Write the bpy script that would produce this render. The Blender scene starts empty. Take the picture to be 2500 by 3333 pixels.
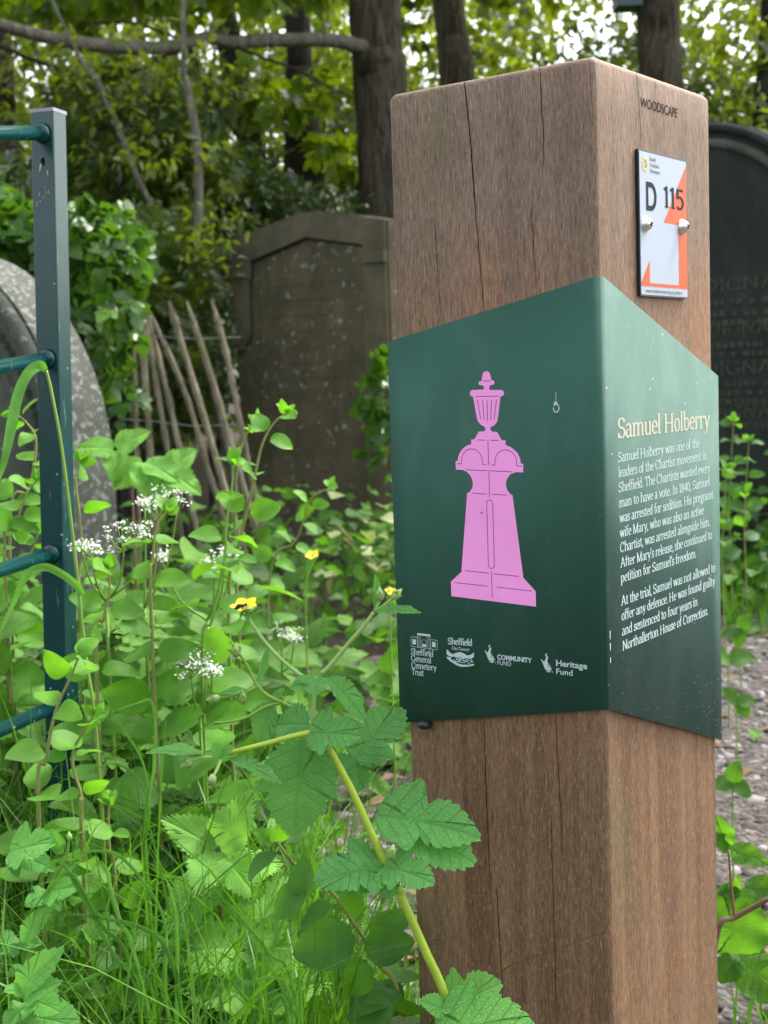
import bpy, bmesh, math, random
import numpy as np
from mathutils import Vector, Matrix
from mathutils.geometry import tessellate_polygon

# ------------------------------------------------------------------ camera, world, sun, exposure
SC = bpy.context.scene
COL = SC.collection
FPX = 4428.1                                   # focal length in photo pixels (2500 x 3333)
PITCH, ROLL = .0968, -.0343
CAM = np.array([0, 0, .85])
_cp, _sp = math.cos(PITCH), math.sin(PITCH)
C_F = np.array([0, _cp, -_sp]); _u = np.array([0, _sp, _cp]); _r = np.array([1., 0, 0])
C_R = math.cos(ROLL) * _r + math.sin(ROLL) * _u
C_U = -math.sin(ROLL) * _r + math.cos(ROLL) * _u

cam = bpy.data.cameras.new('camera')
cam.sensor_fit = 'VERTICAL'; cam.sensor_height = 24; cam.lens = FPX / 3333 * 24
cam.clip_start = .02; cam.clip_end = 500
cam.dof.use_dof = True; cam.dof.focus_distance = 1.13; cam.dof.aperture_fstop = 8.6
camo = bpy.data.objects.new('camera', cam); COL.objects.link(camo)
camo.matrix_world = Matrix(((C_R[0], C_U[0], -C_F[0], CAM[0]), (C_R[1], C_U[1], -C_F[1], CAM[1]),
                            (C_R[2], C_U[2], -C_F[2], CAM[2]), (0, 0, 0, 1)))
SC.camera = camo

SUN_EL, SUN_AZ = math.radians(54), math.radians(51)     # azimuth clockwise from +Y (behind and right of the scene)
world = bpy.data.worlds.new('World'); SC.world = world; world.use_nodes = True
wn = world.node_tree
for _n in list(wn.nodes): wn.nodes.remove(_n)
_sky = wn.nodes.new('ShaderNodeTexSky'); _sky.sky_type = 'NISHITA'; _sky.sun_disc = False
_sky.sun_elevation = SUN_EL; _sky.sun_rotation = SUN_AZ; _sky.dust_density = 4; _sky.air_density = 1.0
_hs = wn.nodes.new('ShaderNodeHueSaturation'); _hs.inputs['Saturation'].default_value = .35     # thin bright cloud
_bg = wn.nodes.new('ShaderNodeBackground'); _bg.inputs[1].default_value = .15
_ow = wn.nodes.new('ShaderNodeOutputWorld')
wn.links.new(_sky.outputs[0], _hs.inputs['Color']); wn.links.new(_hs.outputs[0], _bg.inputs[0]); wn.links.new(_bg.outputs[0], _ow.inputs[0])

sun = bpy.data.lights.new('sun', 'SUN'); sun.energy = 1.3; sun.angle = math.radians(10); sun.color = (1, .95, .86)
suno = bpy.data.objects.new('sun', sun); COL.objects.link(suno)
_d = Vector((math.sin(SUN_AZ) * math.cos(SUN_EL), math.cos(SUN_AZ) * math.cos(SUN_EL), math.sin(SUN_EL)))
suno.rotation_euler = _d.to_track_quat('Z', 'Y').to_euler()

SC.view_settings.view_transform = 'Standard'; SC.view_settings.look = 'None'
SC.view_settings.gamma = 1; SC.view_settings.exposure = 1.9
SC.cycles.max_bounces = 6; SC.cycles.transmission_bounces = 3; SC.cycles.diffuse_bounces = 2
SC.cycles.use_denoising = True

rnd = random.Random(7)
RNG = np.random.default_rng(11)

# ------------------------------------------------------------------ measuring helpers
def at(x, y, D, disp=False):
    """point seen at photo pixel (x, y), D metres along the view axis"""
    return CAM + (C_F + C_R * (x - 1250) / FPX - C_U * (y - 1666.5) / FPX) * D
def ad(x, y, D):                                # the same, coordinates of the 1659-wide view
    return at(x * 1.50693, y * 1.50693, D)
def zm(x0, y0, s):                              # reader for an enlarged region
    return lambda x, y, D: at(x0 + x * s, y0 + y * s, D)

# ------------------------------------------------------------------ objects
def tag(o, label=None, cat=None, group=None, kind=None):
    if label: o['label'] = label
    if cat: o['category'] = cat
    if group: o['group'] = group
    if kind: o['kind'] = kind
    return o
def thing(name, loc, label, cat, group=None):
    o = bpy.data.objects.new(name, None); COL.objects.link(o)
    o.location = Vector(loc); o.empty_display_size = .05
    return tag(o, label, cat, group)
def root_loc(p):
    v = np.zeros(3)
    while p is not None:
        v += np.array(p.location); p = p.parent
    return v
def mesh_obj(name, verts, faces, mat, parent=None, smooth=False, uv=None, tint=None):
    me = bpy.data.meshes.new(name)
    V = np.array(verts, dtype=float).reshape(-1, 3)
    if parent is not None: V = V - root_loc(parent)
    me.from_pydata(V.tolist(), [], [list(f) for f in faces])
    return _finish(name, me, mat, parent, smooth, uv, tint)
def _finish(name, me, mat, parent, smooth, uv=None, tint=None):
    mats = mat if isinstance(mat, (list, tuple)) else [mat]
    for m in mats: me.materials.append(m)
    if smooth: me.polygons.foreach_set('use_smooth', [True] * len(me.polygons))
    if uv is not None:
        lay = me.uv_layers.new(name='UVMap')
        idx = np.zeros(len(me.loops), dtype=np.int32); me.loops.foreach_get('vertex_index', idx)
        lay.data.foreach_set('uv', np.asarray(uv, dtype=np.float32)[idx].ravel())
    if tint is not None:
        a = me.attributes.new('tint', 'FLOAT', 'POINT'); a.data.foreach_set('value', np.asarray(tint, dtype=np.float32))
    me.update()
    o = bpy.data.objects.new(name, me); COL.objects.link(o)
    if parent is not None: o.parent = parent
    return o
def fast_obj(name, V, tris, mat, parent=None, smooth=False, uv=None, tint=None):
    """numpy mesh of triangles"""
    me = bpy.data.meshes.new(name)
    V = np.asarray(V, dtype=np.float32)
    if parent is not None: V = V - root_loc(parent).astype(np.float32)
    tris = np.asarray(tris, dtype=np.int32)
    me.vertices.add(len(V)); me.vertices.foreach_set('co', V.ravel())
    me.loops.add(tris.size); me.loops.foreach_set('vertex_index', tris.ravel())
    me.polygons.add(len(tris)); me.polygons.foreach_set('loop_start', np.arange(0, tris.size, 3, dtype=np.int32))
    me.update(calc_edges=True)
    return _finish(name, me, mat, parent, smooth, uv, tint)

class MB:
    """collects vertices and faces"""
    def __init__(s): s.v = []; s.f = []
    def add(s, V, F):
        b = len(s.v); s.v += [tuple(p) for p in V]; s.f += [tuple(i + b for i in q) for q in F]; return s
    def box(s, o, ax, ay, az):
        o, ax, ay, az = map(np.array, (o, ax, ay, az))
        V = [o, o + ax, o + ax + ay, o + ay, o + az, o + ax + az, o + ax + ay + az, o + ay + az]
        return s.add(V, [(3, 2, 1, 0), (4, 5, 6, 7), (0, 1, 5, 4), (1, 2, 6, 5), (2, 3, 7, 6), (3, 0, 4, 7)])
    def tube(s, pts, rad, n=8, cap=True, wob=0):
        pts = np.array(pts, float); m = len(pts)
        rad = np.broadcast_to(np.array(rad, float), (m,))
        tg = np.gradient(pts, axis=0); tg /= np.linalg.norm(tg, axis=1)[:, None] + 1e-12
        ref = np.array([0, 0, 1.]) if abs(tg[0][2]) < .8 else np.array([0, 1., 0])
        x = np.cross(ref, tg[0]); x /= np.linalg.norm(x)
        V = []
        for i in range(m):
            x = x - tg[i] * (x @ tg[i]); x /= np.linalg.norm(x); y = np.cross(tg[i], x)
            for k in range(n):
                a = 2 * math.pi * k / n
                r = rad[i] * (1 + (rnd.uniform(-wob, wob) if wob else 0))
                V.append(pts[i] + r * (math.cos(a) * x + math.sin(a) * y))
        F = [(i * n + k, i * n + (k + 1) % n, (i + 1) * n + (k + 1) % n, (i + 1) * n + k) for i in range(m - 1) for k in range(n)]
        if cap: F += [tuple(range(n - 1, -1, -1)), tuple((m - 1) * n + k for k in range(n))]
        return s.add(V, F)
    def obj(s, name, mat, parent=None, smooth=False): return mesh_obj(name, s.v, s.f, mat, parent, smooth)

def spline(pts, n=6):
    """Catmull-Rom through pts"""
    P = [np.array(p, float) for p in pts]
    if len(P) < 3: return np.array([P[0] + (P[-1] - P[0]) * t for t in np.linspace(0, 1, n + 1)])
    P = [2 * P[0] - P[1]] + P + [2 * P[-1] - P[-2]]
    out = []
    for i in range(1, len(P) - 2):
        for k in range(n):
            t = k / n
            out.append(.5 * (2 * P[i] + (P[i + 1] - P[i - 1]) * t + (2 * P[i - 1] - 5 * P[i] + 4 * P[i + 1] - P[i + 2]) * t * t
                             + (3 * P[i] - P[i - 1] - 3 * P[i + 1] + P[i + 2]) * t ** 3))
    out.append(P[-2]); return np.array(out)

# ------------------------------------------------------------------ materials
class NT:
    def __init__(s, name):
        s.m = bpy.data.materials.new(name); s.m.use_nodes = True; s.t = s.m.node_tree
        for n in list(s.t.nodes): s.t.nodes.remove(n)
        s.out = s.n('OutputMaterial')
    def n(s, kind, **kw):
        x = s.t.nodes.new('ShaderNode' + kind)
        for k, v in kw.items(): setattr(x, k, v)
        return x
    def put(s, sock, v):
        if isinstance(v, bpy.types.NodeSocket): s.t.links.new(v, sock)
        elif v is not None:
            if isinstance(v, (tuple, list)) and len(v) == 3 and sock.type == 'RGBA': v = (*v, 1)
            sock.default_value = v
    def math(s, op, a, b=None, c=None, clamp=False):
        x = s.n('Math', operation=op, use_clamp=clamp)
        s.put(x.inputs[0], a)
        if b is not None: s.put(x.inputs[1], b)
        if c is not None: s.put(x.inputs[2], c)
        return x.outputs[0]
    def mix(s, f, a, b, mode='MIX'):
        x = s.n('MixRGB', blend_type=mode); s.put(x.inputs[0], f); s.put(x.inputs[1], a); s.put(x.inputs[2], b); return x.outputs[0]
    def ramp(s, f, stops):
        x = s.n('ValToRGB'); s.put(x.inputs[0], f); e = x.color_ramp.elements
        while len(e) < len(stops): e.new(.5)
        for k, (p, c) in enumerate(stops):
            e[k].position = p; e[k].color = (c, c, c, 1) if not isinstance(c, (tuple, list)) else (*c[:3], 1)
        return x.outputs[0]
    def coord(s, scale=(1, 1, 1), which='Object', loc=(0, 0, 0), rot=(0, 0, 0)):
        tc = s.n('TexCoord'); mp = s.n('Mapping'); s.t.links.new(tc.outputs[which], mp.inputs[0])
        mp.inputs['Scale'].default_value = scale; mp.inputs['Location'].default_value = loc; mp.inputs['Rotation'].default_value = rot
        return mp.outputs[0]
    def noise(s, vec, scale, detail=4, rough=.55, dist=0):
        x = s.n('TexNoise'); s.put(x.inputs['Vector'], vec); x.inputs['Scale'].default_value = scale
        x.inputs['Detail'].default_value = detail; x.inputs['Roughness'].default_value = rough; x.inputs['Distortion'].default_value = dist
        return x.outputs[0]
    def voro(s, vec, scale, feature='F1', out=0):
        x = s.n('TexVoronoi', feature=feature); s.put(x.inputs['Vector'], vec); x.inputs['Scale'].default_value = scale; return x.outputs[out]
    def bump(s, h, strength=.3, dist=.01):
        x = s.n('Bump'); s.put(x.inputs['Height'], h); x.inputs['Strength'].default_value = strength; x.inputs['Distance'].default_value = dist
        return x.outputs[0]
    def bsdf(s, col, rough=.6, spec=.5, metal=0, normal=None, coat=0):
        x = s.n('BsdfPrincipled'); s.put(x.inputs['Base Color'], col); s.put(x.inputs['Roughness'], rough)
        s.put(x.inputs['Specular IOR Level'], spec); x.inputs['Metallic'].default_value = metal
        if coat: x.inputs['Coat Weight'].default_value = coat
        if normal is not None: s.put(x.inputs['Normal'], normal)
        return x.outputs[0]
    def done(s, sh): s.t.links.new(sh, s.out.inputs[0]); return s.m

def plain(name, col, rough=.6, spec=.4, metal=0, var=.12, scale=60):
    t = NT(name); c = t.coord()
    f = t.noise(c, scale, 3)
    k = t.ramp(f, [(.25, 1 - var), (.75, 1 + var)])
    return t.done(t.bsdf(t.mix(1, col, k, 'MULTIPLY'), rough, spec, metal))

def leafmat(name, a, b, trans, rough=.45, spec=.45, veins=0, weight=.38, bumpy=.25, lo=.55, hi=1.3, nveins=7, slope=.55):
    """a..b mixed by the per-leaf tint, with light passing through"""
    t = NT(name)
    at_ = t.n('Attribute', attribute_name='tint', attribute_type='GEOMETRY')
    f = at_.outputs['Fac']
    col = t.mix(f, a, b)
    c = t.coord()
    blot = t.noise(c, 35, 3)
    col = t.mix(1, col, t.ramp(blot, [(.2, lo), (.8, hi)]), 'MULTIPLY')
    nrm = None
    if veins:
        uv = t.n('TexCoord').outputs['UV']; sp = t.n('SeparateXYZ'); t.put(sp.inputs[0], uv)
        u = t.math('ABSOLUTE', t.math('SUBTRACT', sp.outputs[0], .5)); v = sp.outputs[1]
        w = t.math('FRACT', t.math('MULTIPLY', t.math('SUBTRACT', v, t.math('MULTIPLY', u, slope)), nveins))
        side = t.math('ABSOLUTE', t.math('SUBTRACT', w, .5))
        l1 = t.ramp(side, [(.0, 1), (.09, 0)])
        l2 = t.ramp(u, [(.0, 1), (.035, 0)])
        net = t.voro(t.coord((1, 1, 1), 'UV'), 26, 'DISTANCE_TO_EDGE')
        l3 = t.ramp(net, [(0, .55), (.12, 0)])
        ln = t.math('MAXIMUM', t.math('MAXIMUM', l1, l2), l3)
        col = t.mix(t.math('MULTIPLY', ln, abs(veins)), col, t.mix(.55, col, (.30, .45, .12)) if veins > 0 else t.mix(1, col, (.42, .52, .55), 'MULTIPLY'))
        h = t.math('SUBTRACT', t.math('MULTIPLY', blot, .3), ln)
        nrm = t.bump(h, bumpy, .002)
    sp_ = t.noise(t.coord(), 120, 2, .6); sp2 = t.noise(t.coord(), 22, 2)
    col = t.mix(t.math('MULTIPLY', t.ramp(sp_, [(.66, 0), (.71, .8)]), t.ramp(sp2, [(.52, 0), (.60, 1)])), col, (.16, .11, .03))
    pr = t.bsdf(col, rough, spec, 0, nrm)
    tr = t.n('BsdfTranslucent'); t.put(tr.inputs[0], t.mix(1, t.mix(f, trans, tuple(min(1, x * 1.25) for x in trans)), t.ramp(blot, [(.2, .75), (.8, 1.2)]), 'MULTIPLY'))
    mx = t.n('MixShader'); mx.inputs[0].default_value = weight
    t.t.links.new(pr, mx.inputs[1]); t.t.links.new(tr.outputs[0], mx.inputs[2])
    return t.done(mx.outputs[0])

M = {}
M['herb'] = leafmat('herb_leaf', (.014, .066, .009), (.095, .250, .018), (.13, .34, .012), .55, .22, veins=.35)
M['snow'] = leafmat('round_leaf', (.016, .085, .012), (.120, .32, .022), (.18, .47, .018), .55, .28, veins=.18, bumpy=.12)
M['geum'] = leafmat('avens_leaf', (.095, .315, .095), (.165, .44, .085), (.22, .56, .06), .5, .25, veins=-.55, bumpy=.6, lo=.85, hi=1.12)
M['nettle'] = leafmat('nettle_leaf', (.13, .34, .065), (.18, .42, .07), (.24, .52, .05), .65, .15, veins=.6, bumpy=.5, lo=.8, hi=1.15)
M['bramble'] = leafmat('bramble_leaf', (.045, .155, .022), (.10, .27, .025), (.16, .40, .02), .5, .25, veins=-.6, bumpy=.8)
M['grass'] = leafmat('grass_blade', (.009, .050, .005), (.100, .260, .018), (.13, .36, .012), .45, .35, weight=.28)
M['blade'] = leafmat('broad_grass', (.050, .165, .022), (.125, .31, .070), (.16, .42, .03), .6, .12)
M['canopy'] = leafmat('canopy_leaf', (.028, .080, .008), (.125, .21, .010), (.40, .56, .015), .42, .4, weight=.45)
M['wood_leaf'] = leafmat('woodland_leaf', (.020, .048, .007), (.100, .165, .012), (.32, .42, .015), .38, .5, weight=.4)
M['dark'] = leafmat('evergreen_leaf', (.016, .040, .009), (.052, .092, .012), (.12, .20, .015), .28, .6, weight=.22)
M['yew'] = leafmat('conifer_leaf', (.024, .050, .010), (.080, .125, .018), (.16, .24, .02), .45, .4, weight=.3)
M['ivy'] = leafmat('ivy_leaf', (.032, .100, .012), (.085, .20, .014), (.12, .28, .012), .36, .45, weight=.25)
M['pale_leaf'] = leafmat('variegated_leaf', (.20, .30, .08), (.42, .48, .22), (.3, .4, .1), .5, .4)
M['petal_y'] = plain('yellow_petal', (.80, .62, .012), .5, .3)
M['petal_w'] = plain('white_petal', (.66, .70, .62), .6, .3, var=.05)
M['stem'] = plain('green_stem', (.16, .30, .035), .5, .4, var=.2, scale=30)
M['stem_bright'] = plain('bright_stem', (.30, .42, .035), .5, .35, var=.15, scale=40)
M['stem_pale'] = plain('hairy_pale_stem', (.26, .40, .11), .6, .3, var=.15, scale=40)
M['stem_brown'] = plain('brown_stem', (.22, .24, .07), .6, .3, var=.2, scale=30)
M['stem_red'] = plain('reddish_stem', (.16, .095, .06), .5, .4, var=.2, scale=30)
M['bud'] = plain('bud_green', (.30, .40, .13), .6, .3, var=.2, scale=200)

def wood_mat():
    t = NT('weathered_hardwood')
    c1 = t.coord((1, 1, .10)); c2 = t.coord((1, 1, .035)); c3 = t.coord((1, 1, .22))
    broad = t.noise(c2, 38, 3, .5, .6)
    fine = t.noise(c1, 760, 6, .72, .3)
    flk = t.noise(c3, 820, 4, .7)
    cl = t.noise(t.coord((1, 1, .25)), 14, 4)
    col = t.ramp(broad, [(.28, (.085, .052, .034)), (.45, (.135, .086, .056)), (.58, (.175, .118, .080)), (.75, (.115, .078, .048))])
    sp = t.n('SeparateXYZ'); t.put(sp.inputs[0], t.coord())
    low = t.ramp(t.math('ADD', sp.outputs[2], t.math('MULTIPLY', t.math('SUBTRACT', cl, .5), .35)), [(.55, 0), (.95, 1)])
    grey = t.mix(.45, t.mix(1, col, (1.15, 1.08, 1.02), 'MULTIPLY'), (.225, .172, .138))
    warm = t.mix(1, col, (1.10, .96, .80), 'MULTIPLY')
    col = t.mix(low, warm, grey)
    col = t.mix(t.ramp(cl, [(.52, 0), (.72, .45)]), col, (.105, .105, .050))
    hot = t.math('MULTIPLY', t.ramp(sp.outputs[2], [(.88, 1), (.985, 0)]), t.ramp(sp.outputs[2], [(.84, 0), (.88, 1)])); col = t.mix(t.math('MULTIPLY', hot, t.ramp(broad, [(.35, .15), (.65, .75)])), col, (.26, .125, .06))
    col = t.mix(1, col, t.ramp(fine, [(.30, .44), (.5, .97), (.70, 1.62)]), 'MULTIPLY')
    col = t.mix(t.ramp(flk, [(.56, 0), (.70, .62)]), col, (.38, .30, .225)); col = t.mix(t.ramp(t.noise(c3, 560, 3, .6), [(.58, 0), (.72, .55)]), col, (.05, .034, .024))
    h = t.math('ADD', t.math('MULTIPLY', fine, 1.0), t.math('MULTIPLY', flk, .5))
    blo = t.noise(t.coord((1, 1, .35)), 30, 4, .6); col = t.mix(t.ramp(blo, [(.45, 0), (.68, .35)]), col, t.mix(1, col, (1.20, 1.07, .88), 'MULTIPLY'))
    col = t.mix(1, col, (1.14, 1.14, 1.10), 'MULTIPLY')
    return t.done(t.bsdf(col, .72, .28, 0, t.bump(h, .45, .0012)))
M['wood'] = wood_mat()
M['crack'] = plain('crack_shadow', (.012, .007, .005), .95, .1)
M['brand'] = plain('branded_char', (.035, .022, .018), .9, .1, var=.6, scale=300)

def panel_mat():
    t = NT('green_painted_panel'); c = t.coord()
    peel = t.noise(c, 900, 2, .6); big = t.noise(c, 9, 4)
    col = t.mix(1, (.037, .103, .074), t.ramp(big, [(.3, .88), (.7, 1.12)]), 'MULTIPLY')
    dust_sheen = t.noise(t.coord((1, 1, .5)), 22, 5, .65)
    sp = t.n('SeparateXYZ'); t.put(sp.inputs[0], c)
    # spatter of light specks, thicker towards the foot of the narrow face
    v = t.voro(c, 260); vs = t.voro(c, 260, out=1)
    spx = t.n('SeparateXYZ'); t.put(spx.inputs[0], vs)
    lowz = t.ramp(sp.outputs[2], [(.50, .72), (.60, .985)])
    dot = t.math('MULTIPLY', t.math('LESS_THAN', v, .20), t.math('GREATER_THAN', spx.outputs[0], lowz))
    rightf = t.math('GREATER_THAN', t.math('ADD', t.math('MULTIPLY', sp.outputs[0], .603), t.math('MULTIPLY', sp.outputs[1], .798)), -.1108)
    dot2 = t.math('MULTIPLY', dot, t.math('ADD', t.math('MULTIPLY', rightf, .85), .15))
    col = t.mix(t.ramp(dust_sheen, [(.5, 0), (.8, .10)]), col, (.30, .36, .33))
    col = t.mix(t.math('MULTIPLY', rightf, t.ramp(dust_sheen, [(.3, .10), (.7, .22)])), col, (.30, .36, .34))     # narrow face paler: sky sheen painted in over slight weathering
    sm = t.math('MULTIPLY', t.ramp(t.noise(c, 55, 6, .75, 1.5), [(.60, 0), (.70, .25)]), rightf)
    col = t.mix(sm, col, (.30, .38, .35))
    col = t.mix(t.math('MULTIPLY', dot2, .8), col, (.55, .60, .56))
    rough = t.ramp(dust_sheen, [(.3, .58), (.7, .72)])
    return t.done(t.bsdf(col, rough, .08, 0, t.bump(peel, .05, .0006)))
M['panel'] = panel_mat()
M['panel_edge'] = plain('panel_cut_edge_lit', (.30, .36, .33), .6, .3)  # edge light along the sheet's rim, painted as a paler colour
M['pink'] = plain('pink_print', (.98, .345, .76), .5, .35, var=.04, scale=20)
M['print_dark'] = plain('dark_print', (.075, .035, .07), .6, .3)
M['print_white'] = plain('pale_print', (.50, .60, .60), .55, .35, var=.06)
M['print_cream'] = plain('cream_print', (.56, .52, .38), .55, .35, var=.05)
M['tag_white'] = plain('white_label_film', (.36, .42, .49), .4, .3, var=.03)
M['tag_orange'] = plain('orange_label_film', (.58, .085, .010), .4, .2, var=.03)
M['tag_black'] = plain('black_backing', (.012, .012, .016), .4, .5)
M['ink'] = plain('black_ink', (.012, .012, .016), .6, .15)
M['ink_grey'] = plain('grey_ink', (.07, .08, .09), .6, .2)
M['yellow'] = plain('yellow_ink', (.75, .62, .06), .5, .4)
M['steel'] = plain('stainless_screw', (.80, .78, .74), .42, .5, 1.0, var=.15, scale=400)
M['bolt'] = plain('dark_bolt', (.022, .020, .026), .35, .5)

def rail_mat():
    t = NT('green_powder_coat'); c = t.coord()
    col = t.mix(1, (.003, .044, .043), t.ramp(t.noise(c, 30, 3), [(.3, .9), (.7, 1.12)]), 'MULTIPLY')
    chip = t.math('MULTIPLY', t.math('LESS_THAN', t.voro(c, 70), .10), t.math('GREATER_THAN', t.noise(c, 12, 2), .54))
    sc = t.ramp(t.noise(t.coord((1, 1, .12)), 160, 4), [(.66, 0), (.70, .5)])
    col = t.mix(t.math('MAXIMUM', t.math('MULTIPLY', chip, .7), t.math('MULTIPLY', sc, .35)), col, (.42, .55, .52))
    return t.done(t.bsdf(col, .22, .5, 0, t.bump(t.noise(c, 500, 2), .04, .0005)))
M['rail'] = rail_mat()
M['cap'] = plain('grey_cap', (.28, .28, .32), .5, .4)
M['hole'] = plain('hole_dark', (.01, .01, .01), .9, .1)
M['flash'] = plain('bare_metal_scar', (.45, .42, .38), .5, .4)

def stone_mat(name, base, lich, lmin=.62, lscale=26, moss=(.05, .06, .03), streak=.5, lw=.8):
    t = NT(name); c = t.coord()
    n1 = t.noise(c, 5, 6, .6); n2 = t.noise(t.coord((1, 1, .12)), 16, 5); n3 = t.noise(c, 140, 4)
    col = t.mix(1, base, t.ramp(n1, [(.25, .6), (.75, 1.45)]), 'MULTIPLY')
    col = t.mix(t.math('MULTIPLY', t.ramp(n2, [(.45, 0), (.7, 1)]), streak), col, moss)
    col = t.mix(1, col, t.ramp(n3, [(.3, .8), (.7, 1.2)]), 'MULTIPLY')
    l = t.ramp(t.noise(c, lscale, 5, .62), [(lmin, 0), (lmin + .06, lw)])
    col = t.mix(l, col, lich)
    return t.done(t.bsdf(col, .9, .2, 0, t.bump(t.math('ADD', n1, t.math('MULTIPLY', n3, .3)), .5, .01)))
M['stone_dark'] = stone_mat('sooty_sandstone', (.086, .074, .042), (.28, .28, .23), .60, 26, (.052, .050, .030))
M['stone_frame'] = stone_mat('sooty_sandstone_frame', (.094, .082, .050), (.22, .22, .18), .66, 22, (.056, .056, .036))
M['stone_green'] = stone_mat('green_black_stone', (.026, .032, .026), (.06, .07, .05), .68, 12, (.018, .024, .016))
M['stone_lichen'] = stone_mat('lichened_stone', (.078, .082, .068), (.36, .38, .34), .535, 60, (.05, .055, .045), .4, .45)
M['stone_left'] = stone_mat('grey_green_stone', (.075, .080, .062), (.18, .21, .18), .6, 30, (.05, .06, .04))
M['gilt'] = plain('faded_letter', (.050, .050, .036), .8, .2, var=.5, scale=60)
M['letter'] = plain('cut_letter', (.030, .028, .020), .9, .1, var=.4)

def bark_mat(name, base, dark, moss=(.06, .075, .03), ms=.35):
    t = NT(name); c = t.coord((1, 1, .16))
    r = t.noise(c, 26, 6, .65, .8); r2 = t.noise(t.coord((1, 1, .4)), 60, 4)
    col = t.mix(t.ramp(r, [(.38, 0), (.6, 1)]), dark, base)
    col = t.mix(1, col, t.ramp(r2, [(.3, .75), (.7, 1.25)]), 'MULTIPLY')
    col = t.mix(t.ramp(t.noise(t.coord(), 3, 4), [(.45, 0), (.7, ms)]), col, moss)
    return t.done(t.bsdf(col, .9, .2, 0, t.bump(t.math('ADD', r, t.math('MULTIPLY', r2, .4)), .9, .03)))
M['bark'] = bark_mat('ridged_bark', (.100, .082, .060), (.022, .017, .012))
M['bark_dark'] = bark_mat('dark_bark', (.042, .036, .030), (.022, .019, .016))
M['bark_grey'] = bark_mat('smooth_grey_bark', (.19, .175, .14), (.10, .09, .07))
M['pale_wood'] = bark_mat('split_chestnut', (.34, .30, .21), (.20, .17, .11), (.10, .12, .05), .5)
M['wire'] = plain('galvanised_wire', (.25, .26, .27), .45, .5, .8)

def ground_mat(name, cols, scale=30):
    t = NT(name); c = t.coord()
    a = t.noise(c, scale, 6, .7); v = t.voro(c, scale * 2.2, out=1); b = t.noise(c, 2.2, 5)
    col = t.ramp(a, [(.3, cols[0]), (.5, cols[1]), (.7, cols[2])])
    sp = t.n('SeparateXYZ'); t.put(sp.inputs[0], v)
    col = t.mix(1, col, t.ramp(sp.outputs[0], [(0, .55), (1, 1.5)]), 'MULTIPLY')
    col = t.mix(t.ramp(b, [(.5, 0), (.7, .5)]), col, cols[0])
    d = t.voro(c, scale * 2.2)
    return t.done(t.bsdf(col, .9, .2, 0, t.bump(t.math('ADD', a, t.math('MULTIPLY', d, -.8)), .9, .02)))
M['soil'] = ground_mat('woodland_soil', ((.014, .010, .007), (.030, .023, .015), (.055, .044, .030)))
M['path'] = ground_mat('bark_and_grit', ((.050, .043, .038), (.098, .085, .075), (.155, .137, .122)), 34)
M['pebble'] = leafmat('chip', (.055, .049, .045), (.26, .245, .235), (.0, .0, .0), .85, .2, weight=0.0)
M['litter'] = leafmat('dead_leaf', (.13, .08, .045), (.26, .17, .10), (.2, .1, .04), .8, .2, weight=.15)

# ------------------------------------------------------------------ setting: ground and path
def grid_sheet(x0, x1, y0, y1, nx, ny, zf):
    xs = np.linspace(x0, x1, nx); ys = np.linspace(y0, y1, ny)
    V = [(x, y, zf(x, y)) for y in ys for x in xs]
    F = [(j * nx + i, j * nx + i + 1, (j + 1) * nx + i + 1, (j + 1) * nx + i) for j in range(ny - 1) for i in range(nx - 1)]
    return V, F
V, F = grid_sheet(-80, 80, -40, 140, 61, 61, lambda x, y: 0.0)
tag(mesh_obj('ground', V, F, M['soil'], smooth=True), kind='structure')
PATH = [(.36, .55), (.30, 1.1), (.10, 1.6), (-.18, 2.2), (-.40, 2.7), (-.50, 3.3), (-.30, 3.9), (.3, 4.35), (.9, 4.6), (1.6, 4.7), (3.2, 5.0), (7, 5.6), (7, -1), (1.5, -2), (.5, -.6)]
ps = spline([(x, y, .004) for x, y in PATH], 5)
tri = tessellate_polygon([[Vector(p) for p in ps]])
tag(mesh_obj('path', ps, tri, M['path']), kind='structure')
def in_path(x, y):
    ins = False; n = len(PATH); j = n - 1
    for i in range(n):
        xi, yi = PATH[i]; xj, yj = PATH[j]
        if (yi > y) != (yj > y) and x < (xj - xi) * (y - yi) / (yj - yi) + xi: ins = not ins
        j = i
    return ins

# ------------------------------------------------------------------ leaf templates: (verts, tris, uv)
def strip_leaf(w, rows, us=(-1, -.5, 0, .5, 1), fold=.25, droop=.25, teeth=0, tdepth=.0, wavy=0.0, seed=0):
    """a leaf along +Y of length 1, normal +Z; w(t) is its half width; teeth point forward"""
    r = random.Random(seed); V = []; UV = []; n = len(us)
    for i in range(rows + 1):
        t = i / rows; hw = w(t); sh = 0
        if teeth:
            ph = (t * teeth) % 1.0
            hw *= 1 + tdepth * ((1 - ph ** 1.6) - .55) if ph > .12 else 1 - tdepth * .5; sh = tdepth * .16 * (1 - ph)
        for u in us:
            a = abs(u); e = a ** 2
            x = u * hw; y = t + sh * e
            z = fold * a * hw - droop * t * t + wavy * math.sin(t * 9 + u * 2 + seed) * a
            V.append((x, y, z)); UV.append((.5 + .5 * u * min(1, hw * 2.4), t))
    T = []
    for i in range(rows):
        for k in range(n - 1):
            p = i * n + k
            T += [(p, p + 1, p + n + 1), (p, p + n + 1, p + n)]
    return np.array(V), np.array(T), np.array(UV)
def merge_tpl(parts):
    V = []; T = []; U = []; b = 0
    for v, t, u in parts:
        V.append(v); T.append(t + b); U.append(u); b += len(v)
    return np.vstack(V), np.vstack(T), np.vstack(U)
def xf_tpl(tpl, s, rot=0, off=(0, 0, 0)):
    v, t, u = tpl; c, n = math.cos(rot), math.sin(rot)
    R = np.array([[c, -n, 0], [n, c, 0], [0, 0, 1]])
    return (v * s) @ R.T + np.array(off), t, u
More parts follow.
